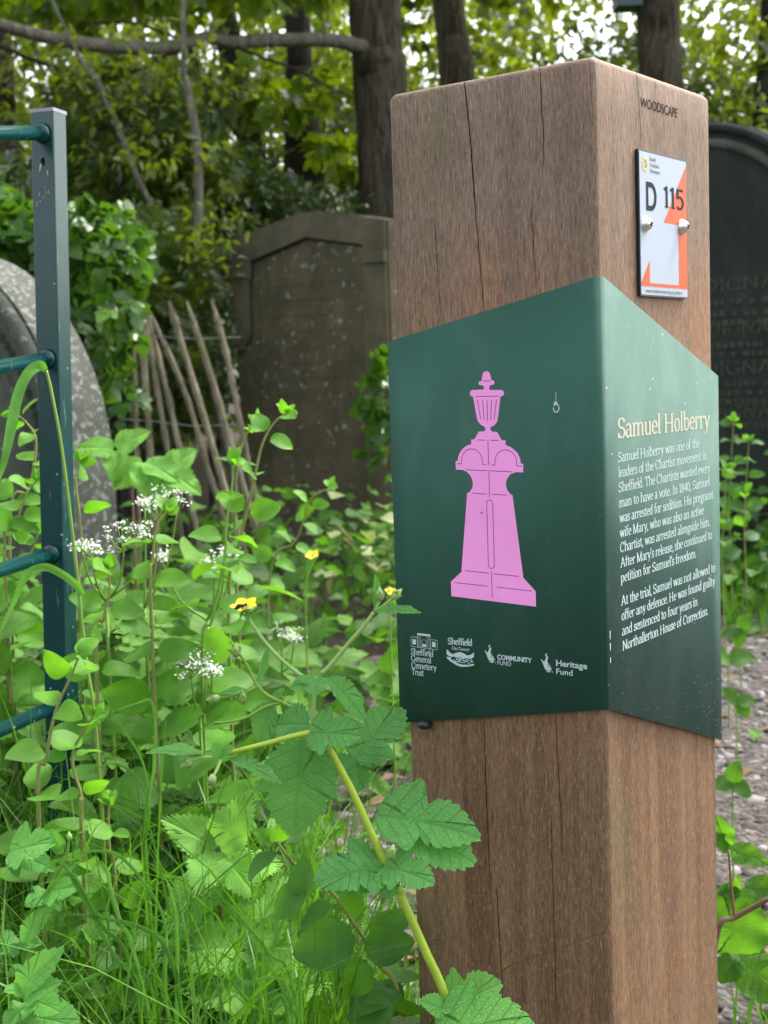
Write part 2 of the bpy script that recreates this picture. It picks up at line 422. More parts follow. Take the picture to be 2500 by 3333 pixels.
w_oval = lambda k, p=.9: (lambda t: k * (max(0, math.sin(math.pi * min(1, t ** p))) ** .62))
w_point = lambda k: (lambda t: k * (math.sin(math.pi * t ** .62) ** .9) * (1 - .15 * t) + .004)
w_wedge = lambda k: (lambda t: k * max(0.012, (math.sin(math.pi * t ** .85) ** .75)))
T_SIMPLE = strip_leaf(w_point(.27), 4, (-1, 0, 1), .35, .2)
T_TINY = strip_leaf(w_point(.3), 3, (-1, 0, 1), .3, .15)
w_egg = lambda k: (lambda t: k * (max(0, math.sin(math.pi * min(1, t ** .82))) ** .66) * (1.06 - .16 * t))
T_ROUND = strip_leaf(w_egg(.40), 14, (-1, -.6, 0, .6, 1), .20, .24, wavy=.022, seed=3)
T_OVAL = strip_leaf(w_egg(.33), 14, (-1, -.6, 0, .6, 1), .24, .34, wavy=.03, seed=8)
T_NETTLE = strip_leaf(w_point(.36), 36, (-1, -.8, -.4, 0, .4, .8, 1), .12, .25, 12, .42, .015, 2)
T_BRAMBLE = strip_leaf(w_point(.40), 40, (-1, -.85, -.4, 0, .4, .85, 1), .10, .18, 16, .26, .02, 5)
T_NEEDLE = merge_tpl([xf_tpl(strip_leaf(w_oval(.10), 2, (-1, 1), 0, .1), .55, a, (0, y, 0)) for y in (0, .13, .26, .39, .52) for a in (.95, -.95)] + [xf_tpl(strip_leaf(w_oval(.10), 2, (-1, 1), 0, .1), .5, 0, (0, .5, 0))])
_lob = strip_leaf(w_wedge(.34), 42, (-1, -.82, -.4, 0, .4, .82, 1), .14, .18, 7, .34, .014, 3)
_lob2 = strip_leaf(w_wedge(.36), 36, (-1, -.82, -.4, 0, .4, .82, 1), .14, .15, 6, .34, .014, 4)
T_GEUM3 = merge_tpl([_lob, xf_tpl(_lob2, .66, .72, (0, .02, -.006)), xf_tpl(_lob2, .66, -.72, (0, .02, -.012))])
T_GEUM_BIG = merge_tpl([strip_leaf(w_wedge(.36), 54, (-1, -.85, -.4, 0, .4, .85, 1), .16, .16, 9, .24, .012, 3), xf_tpl(_lob2, .50, .62, (0, .02, -.006)), xf_tpl(_lob2, .50, -.62, (0, .02, -.012))])
def lobed(half, teeth, tsize, fold=.16, droop=.2, wavy=.02, seed=0, cy=.36):
    """leaf from half an outline (x, y), base to tip, with forward teeth cut in each edge; rings run from the centre out"""
    r = random.Random(seed)
    def edge(pts, nt):
        out = []
        for (a, b), n in zip(zip(pts[:-1], pts[1:]), nt):
            a = np.array(a, float); b = np.array(b, float); d = b - a; nr = np.array([d[1], -d[0]]); nr /= np.linalg.norm(nr) + 1e-9
            out.append(a)
            for k in range(n):
                h = tsize * r.uniform(.7, 1.3)
                out += [a + d * (k + .45) / max(n, 1) + nr * h * .75, a + d * (k + .80) / max(n, 1) + nr * h * 1.05, a + d * (k + .98) / max(n, 1) + nr * h * -.05]
        out.append(np.array(pts[-1], float)); return out
    R_ = edge(half, teeth); Lf = [np.array([-p[0] * r.uniform(.95, 1.04), p[1]]) for p in edge(half, teeth)][::-1]
    O = R_ + Lf[1:-1]; m = len(O); c = np.array([0, cy]); V = []; UV = []
    fr = (0, .3, .6, .85, 1)
    for f in fr[1:]:
        for p in O: V.append(c + (p - c) * f)
    V = [c] + V
    Z = [(p[0], p[1], fold * abs(p[0]) - droop * p[1] ** 2 + wavy * math.sin(p[1] * 11 + p[0] * 7 + seed) * abs(p[0]) * 4) for p in V]
    UV = [(.5 + p[0], p[1]) for p in V]; T = [(0, 1 + i, 1 + (i + 1) % m) for i in range(m)]
    for j in range(3):
        for i in range(m): a = 1 + j * m + i; b = 1 + j * m + (i + 1) % m; T += [(a, a + m, b + m), (a, b + m, b)]
    return np.array(Z), np.array(T), np.array(UV)
T_GEUM1 = lobed([(0, 0), (.13, .10), (.27, .30), (.31, .50), (.24, .72), (.10, .92), (0, 1)], [0, 2, 2, 2, 2, 1], .035, seed=1)
T_GEUM3 = lobed([(0, 0), (.20, .02), (.40, .16), (.50, .40), (.25, .46), (.34, .60), (.28, .78), (.13, .93), (0, 1)], [1, 2, 2, 0, 1, 2, 2, 1], .038, seed=2)
T_GEUM_BIG = lobed([(0, 0), (.16, .05), (.30, .20), (.36, .42), (.40, .56), (.27, .56), (.29, .66), (.20, .82), (.08, .94), (0, 1)], [1, 2, 3, 2, 0, 1, 2, 2, 1], .026, seed=3, cy=.4)
T_BRAMBLE = lobed([(0, 0), (.20, .04), (.36, .22), (.40, .45), (.30, .70), (.12, .92), (0, 1)], [1, 3, 4, 4, 4, 1], .024, seed=5, wavy=.035)
T_NETTLE = lobed([(0, 0), (.20, .03), (.34, .20), (.34, .42), (.23, .68), (.09, .90), (0, 1)], [1, 3, 3, 3, 3, 2], .042, seed=6, wavy=.03)
T_SYC = merge_tpl([xf_tpl(strip_leaf(w_wedge(.26), 8, (-1, 0, 1), .1, .15, 4, .3), s, a) for a, s in ((0, 1), (.8, .85), (-.8, .85), (1.6, .5), (-1.6, .5))])
T_IVY = merge_tpl([xf_tpl(strip_leaf(w_wedge(.34), 5, (-1, 0, 1), .1, .2), s, a) for a, s in ((0, 1), (.95, .7), (-.95, .7))])

def frames(d, n):
    """rotation matrices (k,3,3) whose columns are side, d, normal"""
    d = d / (np.linalg.norm(d, axis=1)[:, None] + 1e-9)
    n = n - d * np.sum(n * d, axis=1)[:, None]; n /= np.linalg.norm(n, axis=1)[:, None] + 1e-9
    x = np.cross(d, n)
    return np.stack([x, d, n], axis=2)
class Leaves:
    def __init__(s): s.V = []; s.T = []; s.U = []; s.c = []; s.n = 0
    def add(s, tpl, pos, d, n, size, tint=None, wid=1.0):
        v, t, u = tpl; pos = np.atleast_2d(pos); k = len(pos)
        d = np.broadcast_to(np.atleast_2d(d), (k, 3)); n = np.broadcast_to(np.atleast_2d(n), (k, 3))
        size = np.broadcast_to(np.asarray(size, float), (k,))
        R = frames(d, n)
        vv = v * np.array([wid, 1, 1])
        P = np.einsum('kij,vj->kvi', R, vv) * size[:, None, None] + pos[:, None, :]
        s.V.append(P.reshape(-1, 3))
        s.T.append((t[None] + (np.arange(k) * len(v))[:, None, None] + s.n).reshape(-1, 3))
        s.U.append(np.tile(u, (k, 1))); s.n += k * len(v)
        if tint is None: tint = RNG.random(k)
        s.c.append(np.repeat(np.broadcast_to(np.asarray(tint, float), (k,)), len(v)))
    def obj(s, name, mat, parent=None, smooth=True):
        return fast_obj(name, np.vstack(s.V), np.vstack(s.T), mat, parent, smooth, np.vstack(s.U), np.concatenate(s.c))
def unit(k):
    v = RNG.normal(size=(k, 3)); return v / np.linalg.norm(v, axis=1)[:, None]
def blob(L, tpl, c, r, n, size, up=.8, tint=(0, 1), shell=.35):
    """a clump of n leaves in an ellipsoid"""
    q = unit(n); rad = (shell + (1 - shell) * RNG.random(n)) ** .7
    pos = np.array(c) + q * rad[:, None] * np.array(r)
    d = q * .6 + unit(n) * .7 + np.array([0, 0, -.25]); nn = unit(n) * .75 + np.array([0, 0, up])
    L.add(tpl, pos, d, nn, size * (.65 + .7 * RNG.random(n)), tint[0] + (tint[1] - tint[0]) * RNG.random(n) ** 1.7)
# ------------------------------------------------------------------ lettering
def arc(cx, cy, rx, ry, a0, a1, n=12):
    return [(cx + rx * math.cos(math.radians(a0 + (a1 - a0) * k / n)), cy + ry * math.sin(math.radians(a0 + (a1 - a0) * k / n))) for k in range(n + 1)]
def _sf(x, y, w=.85): return ('b', x - w, x + w, y)          # a slab serif
GL = {
 'a': (4.0, [arc(1.7, 3.7, 1.15, 1.15, 160, 10) + [(2.95, 3.4), (2.95, .7), (3.4, .15), (3.9, .25)], [(2.9, 3.0)] + arc(1.6, 1.4, 1.15, 1.35, 95, 270) + [(2.95, .9)]]),
 'b': (4.4, [[(.95, .2), (.95, 7.6)], arc(2.3, 2.5, 1.45, 2.4, 155, -155), ('b', .1, 1, 7.45)]),
 'c': (3.7, [arc(2.1, 2.5, 1.55, 2.4, 40, 318), [(3.2, 4.1), (3.2, 3.5)]]),
 'd': (4.4, [[(3.35, .1), (3.35, 7.6)], arc(2.0, 2.5, 1.45, 2.4, 25, 335), ('b', 2.5, 3.4, 7.45), ('b', 3.3, 4.2, .18)]),
 'e': (3.8, [[(.6, 2.75), (3.3, 2.75)], arc(2.0, 2.5, 1.5, 2.4, 5, 318)]),
 'f': (2.8, [[(1.2, 0)] + [(1.2, 6.0)] + arc(2.2, 6.2, 1.0, 1.3, 170, 50), [(.2, 4.85), (2.5, 4.85)], _sf(1.2, .18)]),
 'g': (4.1, [arc(1.95, 3.2, 1.3, 1.75, 0, 360, 18), [(2.9, 4.5), (3.9, 4.9)], [(1.2, 1.6), (.8, .9), (1.4, .3), (2.6, .1), (3.4, -.4)], arc(1.95, -1.0, 1.5, 1.15, 25, 385, 18)]),
 'h': (4.7, [[(.95, 0), (.95, 7.6)], arc(2.35, 3.5, 1.3, 1.4, 170, 5) + [(3.65, 3), (3.65, 0)], _sf(.95, .18), _sf(3.65, .18), ('b', .1, 1, 7.45)]),
 'i': (2.0, [[(1, 0), (1, 4.9)], [(1, 6.2), (1, 7.2)], _sf(1, .18), ('b', .15, 1, 4.8)]),
 'j': (2.0, [[(1.1, 4.9), (1.1, -1.2), (.3, -2)], [(1.1, 6.2), (1.1, 7.2)]]),
 'k': (4.3, [[(.95, 0), (.95, 7.6)], [(1, 2), (3.3, 4.8)], [(1.9, 3), (3.7, .1)], _sf(.95, .18), _sf(3.6, .18, .6), ('b', .1, 1, 7.45)]),
 'l': (2.0, [[(1, 0), (1, 7.6)], _sf(1, .18), ('b', .15, 1, 7.45)]),
 'm': (7.2, [[(.95, 0), (.95, 4.9)], arc(2.3, 3.5, 1.25, 1.4, 170, 5) + [(3.55, 3), (3.55, 0)], arc(4.9, 3.5, 1.25, 1.4, 170, 5) + [(6.15, 3), (6.15, 0)], _sf(.95, .18), _sf(3.55, .18), _sf(6.15, .18), ('b', .1, 1, 4.8)]),
 'n': (4.7, [[(.95, 0), (.95, 4.9)], arc(2.35, 3.5, 1.3, 1.4, 170, 5) + [(3.65, 3), (3.65, 0)], _sf(.95, .18), _sf(3.65, .18), ('b', .1, 1, 4.8)]),
 'o': (4.1, [arc(2.05, 2.5, 1.55, 2.4, 0, 360, 20)]),
 'p': (4.5, [[(.95, -2.2), (.95, 4.9)], arc(2.35, 2.5, 1.45, 2.4, 155, -155), _sf(.95, -2.05), ('b', .1, 1, 4.8)]),
 'r': (3.3, [[(.95, 0), (.95, 4.9)], arc(2.3, 3.6, 1.2, 1.25, 165, 55), [(2.9, 4.6), (3.0, 4.0)], _sf(.95, .18), ('b', .1, 1, 4.8)]),
 's': (3.3, [arc(1.65, 3.65, 1.05, 1.2, 30, 245, 10) + arc(1.65, 1.3, 1.15, 1.25, 65, -150, 10), [(2.6, 4.7), (2.6, 3.8)], [(.6, 1.2), (.6, .2)]]),
 't': (2.8, [[(1.2, 6.3), (1.2, 1.0)] + arc(2.0, .95, .8, .85, 185, 330, 8), [(.2, 4.85), (2.5, 4.85)]]),
 'u': (4.6, [[(.95, 4.9), (.95, 1.6)] + arc(2.2, 1.5, 1.25, 1.4, 180, 345), [(3.6, 4.9), (3.6, 0)], ('b', .1, 1, 4.8), ('b', 2.8, 3.6, 4.8), ('b', 3.6, 4.4, .18)]),
 'v': (4.1, [[(.6, 4.9), (2.1, .1)], [(2.1, .1), (3.6, 4.9)], _sf(.7, 4.8, .7), _sf(3.5, 4.8, .6)]),
 'w': (6.2, [[(.6, 4.9), (1.9, .1)], [(1.9, .1), (3.2, 4.8)], [(3.2, 4.8), (4.4, .1)], [(4.4, .1), (5.7, 4.9)], _sf(.7, 4.8, .7), _sf(3.2, 4.8, .5), _sf(5.6, 4.8, .6)]),
 'x': (4.1, [[(.6, 4.9), (3.5, 0)], [(3.5, 4.9), (.6, 0)], _sf(.7, .18, .6), _sf(3.4, .18, .6)]),
 'y': (4.1, [[(.6, 4.9), (2.1, .3)], [(3.6, 4.9), (1.6, -1.6), (.5, -2.1)], _sf(.7, 4.8, .7), _sf(3.5, 4.8, .6)]),
 '.': (1.5, [[(.75, .0), (.75, .95)]]), ',': (1.5, [[(.75, .9), (.85, 0), (.4, -1.2)]]), "'": (1.3, [[(.65, 7.5), (.55, 5.6)]]),
 '0': (4.4, [arc(2.2, 3.4, 1.6, 3.4, 0, 360, 20)]), '1': (3.0, [[(1.6, 0), (1.6, 6.9)], [(.5, 5.9), (1.6, 6.8)], _sf(1.6, .18, 1)]),
 '4': (4.4, [[(3.1, 0), (3.1, 6.9)], [(3.1, 6.8), (.4, 2.1), (4.1, 2.1)]]), '5': (4.2, [[(3.5, 6.55), (.95, 6.55)], [(.95, 6.9), (.85, 3.6)], arc(1.85, 2.2, 1.65, 2.0, 130, -140, 14)]), '8': (4.2, [arc(2.1, 5.1, 1.25, 1.65, 0, 360, 16), arc(2.1, 1.75, 1.5, 1.75, 0, 360, 16)]),
 'A': (6.2, [[(.8, .1), (3.0, 7.2)], [(3.0, 7.2), (5.4, .1)], [(1.6, 2.5), (4.6, 2.5)], _sf(.8, .18), _sf(5.4, .18)]),
 'C': (5.8, [arc(3.1, 3.55, 2.5, 3.5, 42, 318, 18), [(5.0, 6.6), (5.1, 4.9)]]),
 'D': (6.2, [[(1.2, 0), (1.2, 7.1)], [(1.2, 7.0), (2.6, 7.0)] + arc(2.7, 3.55, 2.7, 3.45, 88, -88, 14) + [(1.2, .12)], ('b', .3, 1.3, .18), ('b', .3, 1.3, 6.95)]),
 'E': (5.2, [[(1.2, 0), (1.2, 7.1)], [(1.2, 6.95), (4.6, 6.95), (4.6, 5.6)], [(1.2, 3.6), (3.6, 3.6)], [(1.2, .15), (4.7, .15), (4.8, 1.6)], ('b', .3, 1.3, .18), ('b', .3, 1.3, 6.95)]),
 'F': (5.0, [[(1.2, 0), (1.2, 7.1)], [(1.2, 6.95), (4.6, 6.95), (4.6, 5.6)], [(1.2, 3.6), (3.6, 3.6)], _sf(1.2, .18), ('b', .3, 1.3, 6.95)]),
 'G': (6.2, [arc(3.1, 3.55, 2.5, 3.5, 42, 340, 18), [(5.2, .4), (5.2, 3.0)], _sf(5.1, 3.0, .8), [(5.0, 6.6), (5.1, 4.9)]]),
 'H': (6.6, [[(1.2, 0), (1.2, 7.1)], [(5.3, 0), (5.3, 7.1)], [(1.2, 3.6), (5.3, 3.6)], _sf(1.2, .18), _sf(5.3, .18), _sf(1.2, 6.95), _sf(5.3, 6.95)]),
 'I': (2.8, [[(1.4, 0), (1.4, 7.1)], _sf(1.4, .18), _sf(1.4, 6.95)]),
 'J': (3.4, [[(2.2, 7.1), (2.2, 1.2), (1.2, .1), (.4, .45)], _sf(2.2, 6.95)]), 'L': (5.0, [[(1.2, 0), (1.2, 7.1)], [(1.2, .15), (4.4, .15), (4.6, 1.6)], ('b', .3, 1.3, .18), _sf(1.2, 6.95)]),
 'M': (7.6, [[(1.1, 0), (1.1, 7.1)], [(1.1, 7.1), (3.7, .2)], [(3.7, .2), (6.3, 7.1)], [(6.3, 7.1), (6.3, 0)], _sf(1.1, .18), _sf(6.3, .18), ('b', .3, 1.2, 6.95), ('b', 6.2, 7.1, 6.95)]),
 'N': (6.6, [[(1.2, 0), (1.2, 7.1)], [(1.2, 7.1), (5.4, .1)], [(5.4, .1), (5.4, 7.1)], _sf(1.2, .18), _sf(5.4, 6.95), ('b', .3, 1.2, 6.95)]),
 'O': (6.2, [arc(3.1, 3.55, 2.5, 3.5, 0, 360, 22)]),
 'R': (5.8, [[(1.2, 0), (1.2, 7.1)], [(1.2, 6.95), (2.6, 6.95)] + arc(2.7, 5.3, 1.6, 1.65, 88, -88, 10) + [(1.2, 3.6)], [(2.8, 3.6), (5.2, .1)], _sf(1.2, .18), _sf(5.3, .18, .5), ('b', .3, 1.2, 6.95)]),
 'S': (4.6, [arc(2.3, 5.35, 1.6, 1.75, 30, 245, 12) + arc(2.3, 1.85, 1.75, 1.8, 65, -150, 12), [(3.75, 6.9), (3.8, 5.6)], [(.65, 1.7), (.6, .2)]]),
 'T': (5.6, [[(2.8, 0), (2.8, 7.1)], [(.5, 5.7), (.6, 6.95), (5.0, 6.95), (5.1, 5.7)], _sf(2.8, .18)]),
 'U': (6.4, [[(1.2, 7.1), (1.2, 2.2)] + arc(3.1, 2.1, 1.9, 2.0, 180, 360) + [(5.0, 7.1)], _sf(1.2, 6.95), _sf(5.0, 6.95)]),
 'V': (6.0, [[(.8, 7.1), (3.0, .1)], [(3.0, .1), (5.2, 7.1)], _sf(.8, 6.95), _sf(5.2, 6.95)]), 'Y': (6.0, [[(.8, 7.1), (3.0, 3.4), (3.0, 0)], [(3.0, 3.4), (5.2, 7.1)], _sf(.8, 6.95), _sf(5.2, 6.95), _sf(3, .18)]),
}
def serif_polys(s, thick=.95, thin=.34):
    """convex polygons of a line of text in glyph units, and its advance"""
    out = []; x0 = 0
    for ch in s:
        if ch == ' ': x0 += 2.1; continue
        adv, st = GL[ch]
        for q in st:
            if q[0] == 'b':
                _, xa, xb, y = q; out.append([(x0 + xa, y - .2), (x0 + xb, y - .2), (x0 + xb, y + .2), (x0 + xa, y + .2)]); continue
            P = np.array(q, float); sd = np.diff(P, axis=0); ln = np.linalg.norm(sd, axis=1)[:, None] + 1e-9; sd = sd / ln
            th = np.arctan2(sd[:, 1], sd[:, 0])
            w = thin + (thick - thin) * np.abs(np.sin(th - math.radians(14)))
            nr = np.stack([-sd[:, 1], sd[:, 0]], 1)
            if len(sd) > 1 and np.all(np.sum(sd[1:] * sd[:-1], axis=1) > .6):
                vn = np.vstack([nr[:1], nr[1:] + nr[:-1], nr[-1:]]); vn /= np.linalg.norm(vn, axis=1)[:, None]
                vw = np.concatenate([w[:1], (w[1:] + w[:-1]) / 2, w[-1:]])
                A = P + vn * vw[:, None] / 2; B = P - vn * vw[:, None] / 2
                for i in range(len(sd)): out.append([(x0 + B[i][0], B[i][1]), (x0 + B[i + 1][0], B[i + 1][1]), (x0 + A[i + 1][0], A[i + 1][1]), (x0 + A[i][0], A[i][1])])
            else:
                for i in range(len(sd)):
                    a, b, h = P[i], P[i + 1], nr[i] * w[i] / 2; e = sd[i] * .12
                    out.append([tuple(np.array((x0, 0)) + v) for v in (a - h - e, b - h + e, b + h + e, a + h - e)])
        x0 += adv
    return out, x0
class Flat:
    """flat shapes laid on a face of something; each piece lifted a hair above the last"""
    def __init__(s, fn, off): s.fn = fn; s.off = off; s.mb = MB(); s.k = 0
    def poly(s, pts, lift=0):
        s.k += 1; o = s.off + lift + (s.k % 12) * 4e-6
        try: tr = tessellate_polygon([[Vector((p[0], p[1], 0)) for p in pts]]) if len(pts) > 4 else ([(0, 1, 2, 3)] if len(pts) == 4 else [(0, 1, 2)])
        except Exception: return s
        s.mb.add([s.fn(p[0], p[1], o) for p in pts], tr); return s
    def line(s, pts, w):
        for a, b in zip(pts[:-1], pts[1:]):
            a = np.array(a, float); b = np.array(b, float); d = b - a; d /= np.linalg.norm(d) + 1e-12; h = np.array([-d[1], d[0]]) * w / 2; e = d * w * .3
            s.poly([tuple(a - h - e), tuple(b - h + e), tuple(b + h + e), tuple(a + h - e)])
        return s
    def serif(s, txt, x, y, xh, width=None, thick=.95, thin=.34, slope=0, sx=1):
        ps_, adv = serif_polys(txt, thick, thin); k = xh / 5; kx = width / adv if width else k * .72
        for p in ps_: s.poly([(x + sx * a * kx, y + b * k + slope * a * kx) for a, b in p])
        return s
    def obj(s, name, mat, parent): return s.mb.obj(name, mat, parent)
def sans(txt, fn, x, y, h, width, off, name, mat, parent, bold=0.0, sx=1, cap=.70):
    """built-in sans lettering scaled to cap height h and the given width"""
    cu = bpy.data.curves.new('t', 'FONT'); cu.body = txt; cu.size = 1; cu.offset = bold
    o = bpy.data.objects.new('t', cu); COL.objects.link(o)
    dg = bpy.context.evaluated_depsgraph_get(); dg.update()
    me = bpy.data.meshes.new_from_object(o.evaluated_get(dg))
    V = np.array([v.co[:] for v in me.vertices]); Fc = [tuple(p.vertices) for p in me.polygons]
    bpy.data.objects.remove(o); bpy.data.curves.remove(cu); bpy.data.meshes.remove(me)
    k = h / cap; lo = V[:, 0].min(); kx = width / (V[:, 0].max() - lo) if width else k
    P = [fn(x + sx * (v[0] - lo) * kx, y + v[1] * k, off) for v in V]
    return mesh_obj(name, P, Fc, mat, parent)

# ------------------------------------------------------------------ the wooden bollard and what is fixed to it
PM = np.array([.1754, 1.0865, 0]); YAW = .6473; PW, PWR, PT = .200, .2187, 1.096
AX = np.array([-math.cos(YAW), math.sin(YAW), 0]); BX = np.array([math.sin(YAW), math.cos(YAW), 0])
def FL(u, z, off): return PM + AX * u + np.array([0, 0, z]) - BX * off         # wide face, u from the near edge
def FR(u, z, off): return PM + BX * u + np.array([0, 0, z]) - AX * off         # narrow face
mm = .001
bol = thing('bollard', PM + AX * PW / 2 + BX * PWR / 2, 'square brown hardwood bollard with green folded panel and white tag', 'bollard')
def shaft():
    """square post with softened edges and a slightly uneven skin"""
    prof = []; bv = .0055
    corners = [((0, 0), 180), ((0, 1), 90), ((1, 1), 0), ((1, 0), 270)]
    pts = []; bv = .0042
    W, D = PW, PWR
    def addc(cx, cy, a0):
        for k in range(5):
            a = math.radians(a0 + 90 * k / 4); pts.append((cx + bv * math.cos(a), cy + bv * math.sin(a)))
    addc(bv, bv, 180); 
    n = 14
    for k in range(1, n): pts.append((bv + (W - 2 * bv) * k / n, 0))
    addc(W - bv, bv, 270)
    for k in range(1, n): pts.append((W, bv + (D - 2 * bv) * k / n))
    addc(W - bv, D - bv, 0)
    for k in range(1, 4): pts.append((W - bv - (W - 2 * bv) * k / 4, D))
    addc(bv, D - bv, 90)
    for k in range(1, n): pts.append((0, D - bv - (D - 2 * bv) * k / n))
    m = len(pts); V = []; F = []
    zs = list(np.linspace(0, PT - .006, 34)); rings = [(z, 0) for z in zs] + [(PT - .003, .0012), (PT - .0008, .0035), (PT, .007)]
    for z, ins in rings:
        for i, (x, y) in enumerate(pts):
            cx, cy = W / 2, D / 2
            sx = 1 - ins / (W / 2); sy = 1 - ins / (D / 2)
            w = .00035 * math.sin(i * 1.7 + z * 7) + .0003 * math.sin(z * 23 + i * .6)
            P = PM + AX * (cx + (x - cx) * (sx + w)) + BX * (cy + (y - cy) * (sy + w)); V.append((P[0], P[1], z))
    for j in range(len(rings) - 1):
        for i in range(m): F.append((j * m + i, (j + 1) * m + i, (j + 1) * m + (i + 1) % m, j * m + (i + 1) % m))
    F.append(tuple((len(rings) - 1) * m + i for i in range(m - 1, -1, -1)))
    return V, F
V, F = shaft()
sh = mesh_obj('shaft', V, F, M['wood'], bol, smooth=True)
CR_L = [([(121, 1095), (118.5, 1070), (116.6, 1051), (115, 1020), (113.3, 990), (110, 945), (107.5, 907)], 1.3), ([(48.8, 1096), (48, 1067), (46.6, 1034), (50, 1000)], .75),
        ([(59, 985), (58, 950), (56.1, 915)], .6), ([(154.5, 985), (153.5, 950), (151.1, 895)], .5), ([(88, 1096), (89, 1075), (88.2, 1060)], .3), ([(170, 1090), (169.5, 1060)], .3),
        ([(118.6, 555), (118.5, 503), (117.8, 450), (117.4, 420), (117, 395)], .8), ([(110.6, 405), (110, 390), (107.4, 306), (107, 200)], .7),
        ([(47.3, 570), (45.7, 514), (43.6, 464), (43.8, 445)], .6), ([(53.6, 480), (54, 452), (53.2, 392), (53, 310), (52, 200)], .6), ([(136, 420), (137, 380)], .3), ([(158, 470), (157, 430)], .3)]
CR_R = [([(71.8, 1096), (74, 1083), (76, 1070), (77.5, 1055), (79.7, 1030)], .9), ([(107, 1096), (106, 1075), (106, 1066)], .35), ([(142, 1095.5), (141, 1080), (143, 1068)], .4), ([(165.7, 1075), (167, 1050), (169.5, 1030)], .4)]
for fn, cr in ((FL, CR_L), (FR, CR_R)):
    for pts, w in cr:
        w *= .85; P = spline([(u * mm, z * mm, 0) for u, z in pts], 10); f = Flat(fn, .0004); n = len(P)
        jit = [rnd.uniform(-.35, .35) * mm for _ in range(n)]
        ww = [w * mm * (.35 + .65 * math.sin(math.pi * min(1, (i + (n if i == 0 else 0) * 0 + 1.5) / (n + 1)) ** .7)) * rnd.uniform(.7, 1.25) for i in range(n)]
        for i in range(n - 1):
            a, b = P[i], P[i + 1]
            f.mb.add([fn(a[0] + jit[i] - ww[i] / 2, a[1], .0004), fn(a[0] + jit[i] + ww[i] / 2, a[1], .0004), fn(b[0] + jit[i + 1] + ww[i + 1] / 2, b[1], .0004), fn(b[0] + jit[i + 1] - ww[i + 1] / 2, b[1], .0004)], [(0, 1, 2, 3)])
        f.obj('crack', M['crack'], sh)
sans('WOODSCAPE', FR, .0785, 1.0672, .0078, .0715, .0004, 'burnt_lettering', M['brand'], sh, bold=.006)
# bolt head under the panel
mb = MB()
for k in range(7):
    pass
prof = [(.0, .0045), (.003, .0052), (.006, .0050), (.009, .0040), (.0105, .0022), (.0108, .0002)]
V = []; n = 12
for o_, r_ in prof:
    for k in range(n):
        a = 2 * math.pi * k / n; V.append(FL(.1790 + 1.25 * r_ * math.cos(a), .5425 + r_ * .85 * math.sin(a), o_))
F = [(i * n + k, i * n + (k + 1) % n, (i + 1) * n + (k + 1) % n, (i + 1) * n + k) for i in range(len(prof) - 1) for k in range(n)] + [tuple((len(prof) - 1) * n + k for k in range(n))]
mesh_obj('bolt', V, F, M['bolt'], bol, smooth=True)

# folded sheet-metal panel: two faces meeting in a small-radius fold
def panel():
    o0, o1, r = .0015, .0042, .0030
    zl = lambda u: (925.3 - 42.0 * u / .2063) * mm; zlb = lambda u: (577.5 - 36.8 * u / .2070) * mm
    zr = lambda u: (925.3 - 82.3 * u / .2221) * mm; zrb = lambda u: (577.5 - 78.1 * u / .2245) * mm
    cols = []
    for k in range(13):
        u = .2065 * (1 - k / 12) + r * (k / 12) * 1.0; cols.append((lambda off, u=u: PM + AX * u - BX * off, zl(u), zlb(u)))
    for k in range(1, 6):
        a = math.pi / 2 * k / 6
        def fn(off, a=a): 
            c = PM + AX * r + BX * r; rr = r + off
            return c - BX * rr * math.cos(a) - AX * rr * math.sin(a)
        cols.append((fn, zl(0), zlb(0)))
    for k in range(13):
        u = r + (.2221 - r) * k / 12; cols.append((lambda off, u=u: PM + BX * u - AX * off, zr(u), zrb(u) if k < 12 else 499.4 * mm))
    V = []; F = []; G = []
    for fn, zt, zb in cols:
        for off, z in ((o1, zt), (o1, zb), (o0, zt), (o0, zb)): p = fn(off); V.append((p[0], p[1], z))
    for i in range(len(cols) - 1):
        a = i * 4; b = a + 4
        F.append((a, a + 1, b + 1, b)); F.append((a + 2, b + 2, b + 3, a + 3)); G.append(len(F)); F.append((a, b, b + 2, a + 2)); G.append(len(F)); F.append((a + 1, a + 3, b + 3, b + 1))
    e = (len(cols) - 1) * 4
    G += [len(F), len(F) + 1]; F += [(0, 2, 3, 1), (e, e + 1, e + 3, e + 2)]
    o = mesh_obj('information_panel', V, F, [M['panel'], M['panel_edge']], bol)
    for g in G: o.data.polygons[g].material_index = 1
    for i, p in enumerate(o.data.polygons): p.use_smooth = i not in G
    return o
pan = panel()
PO = .0042 + .00012
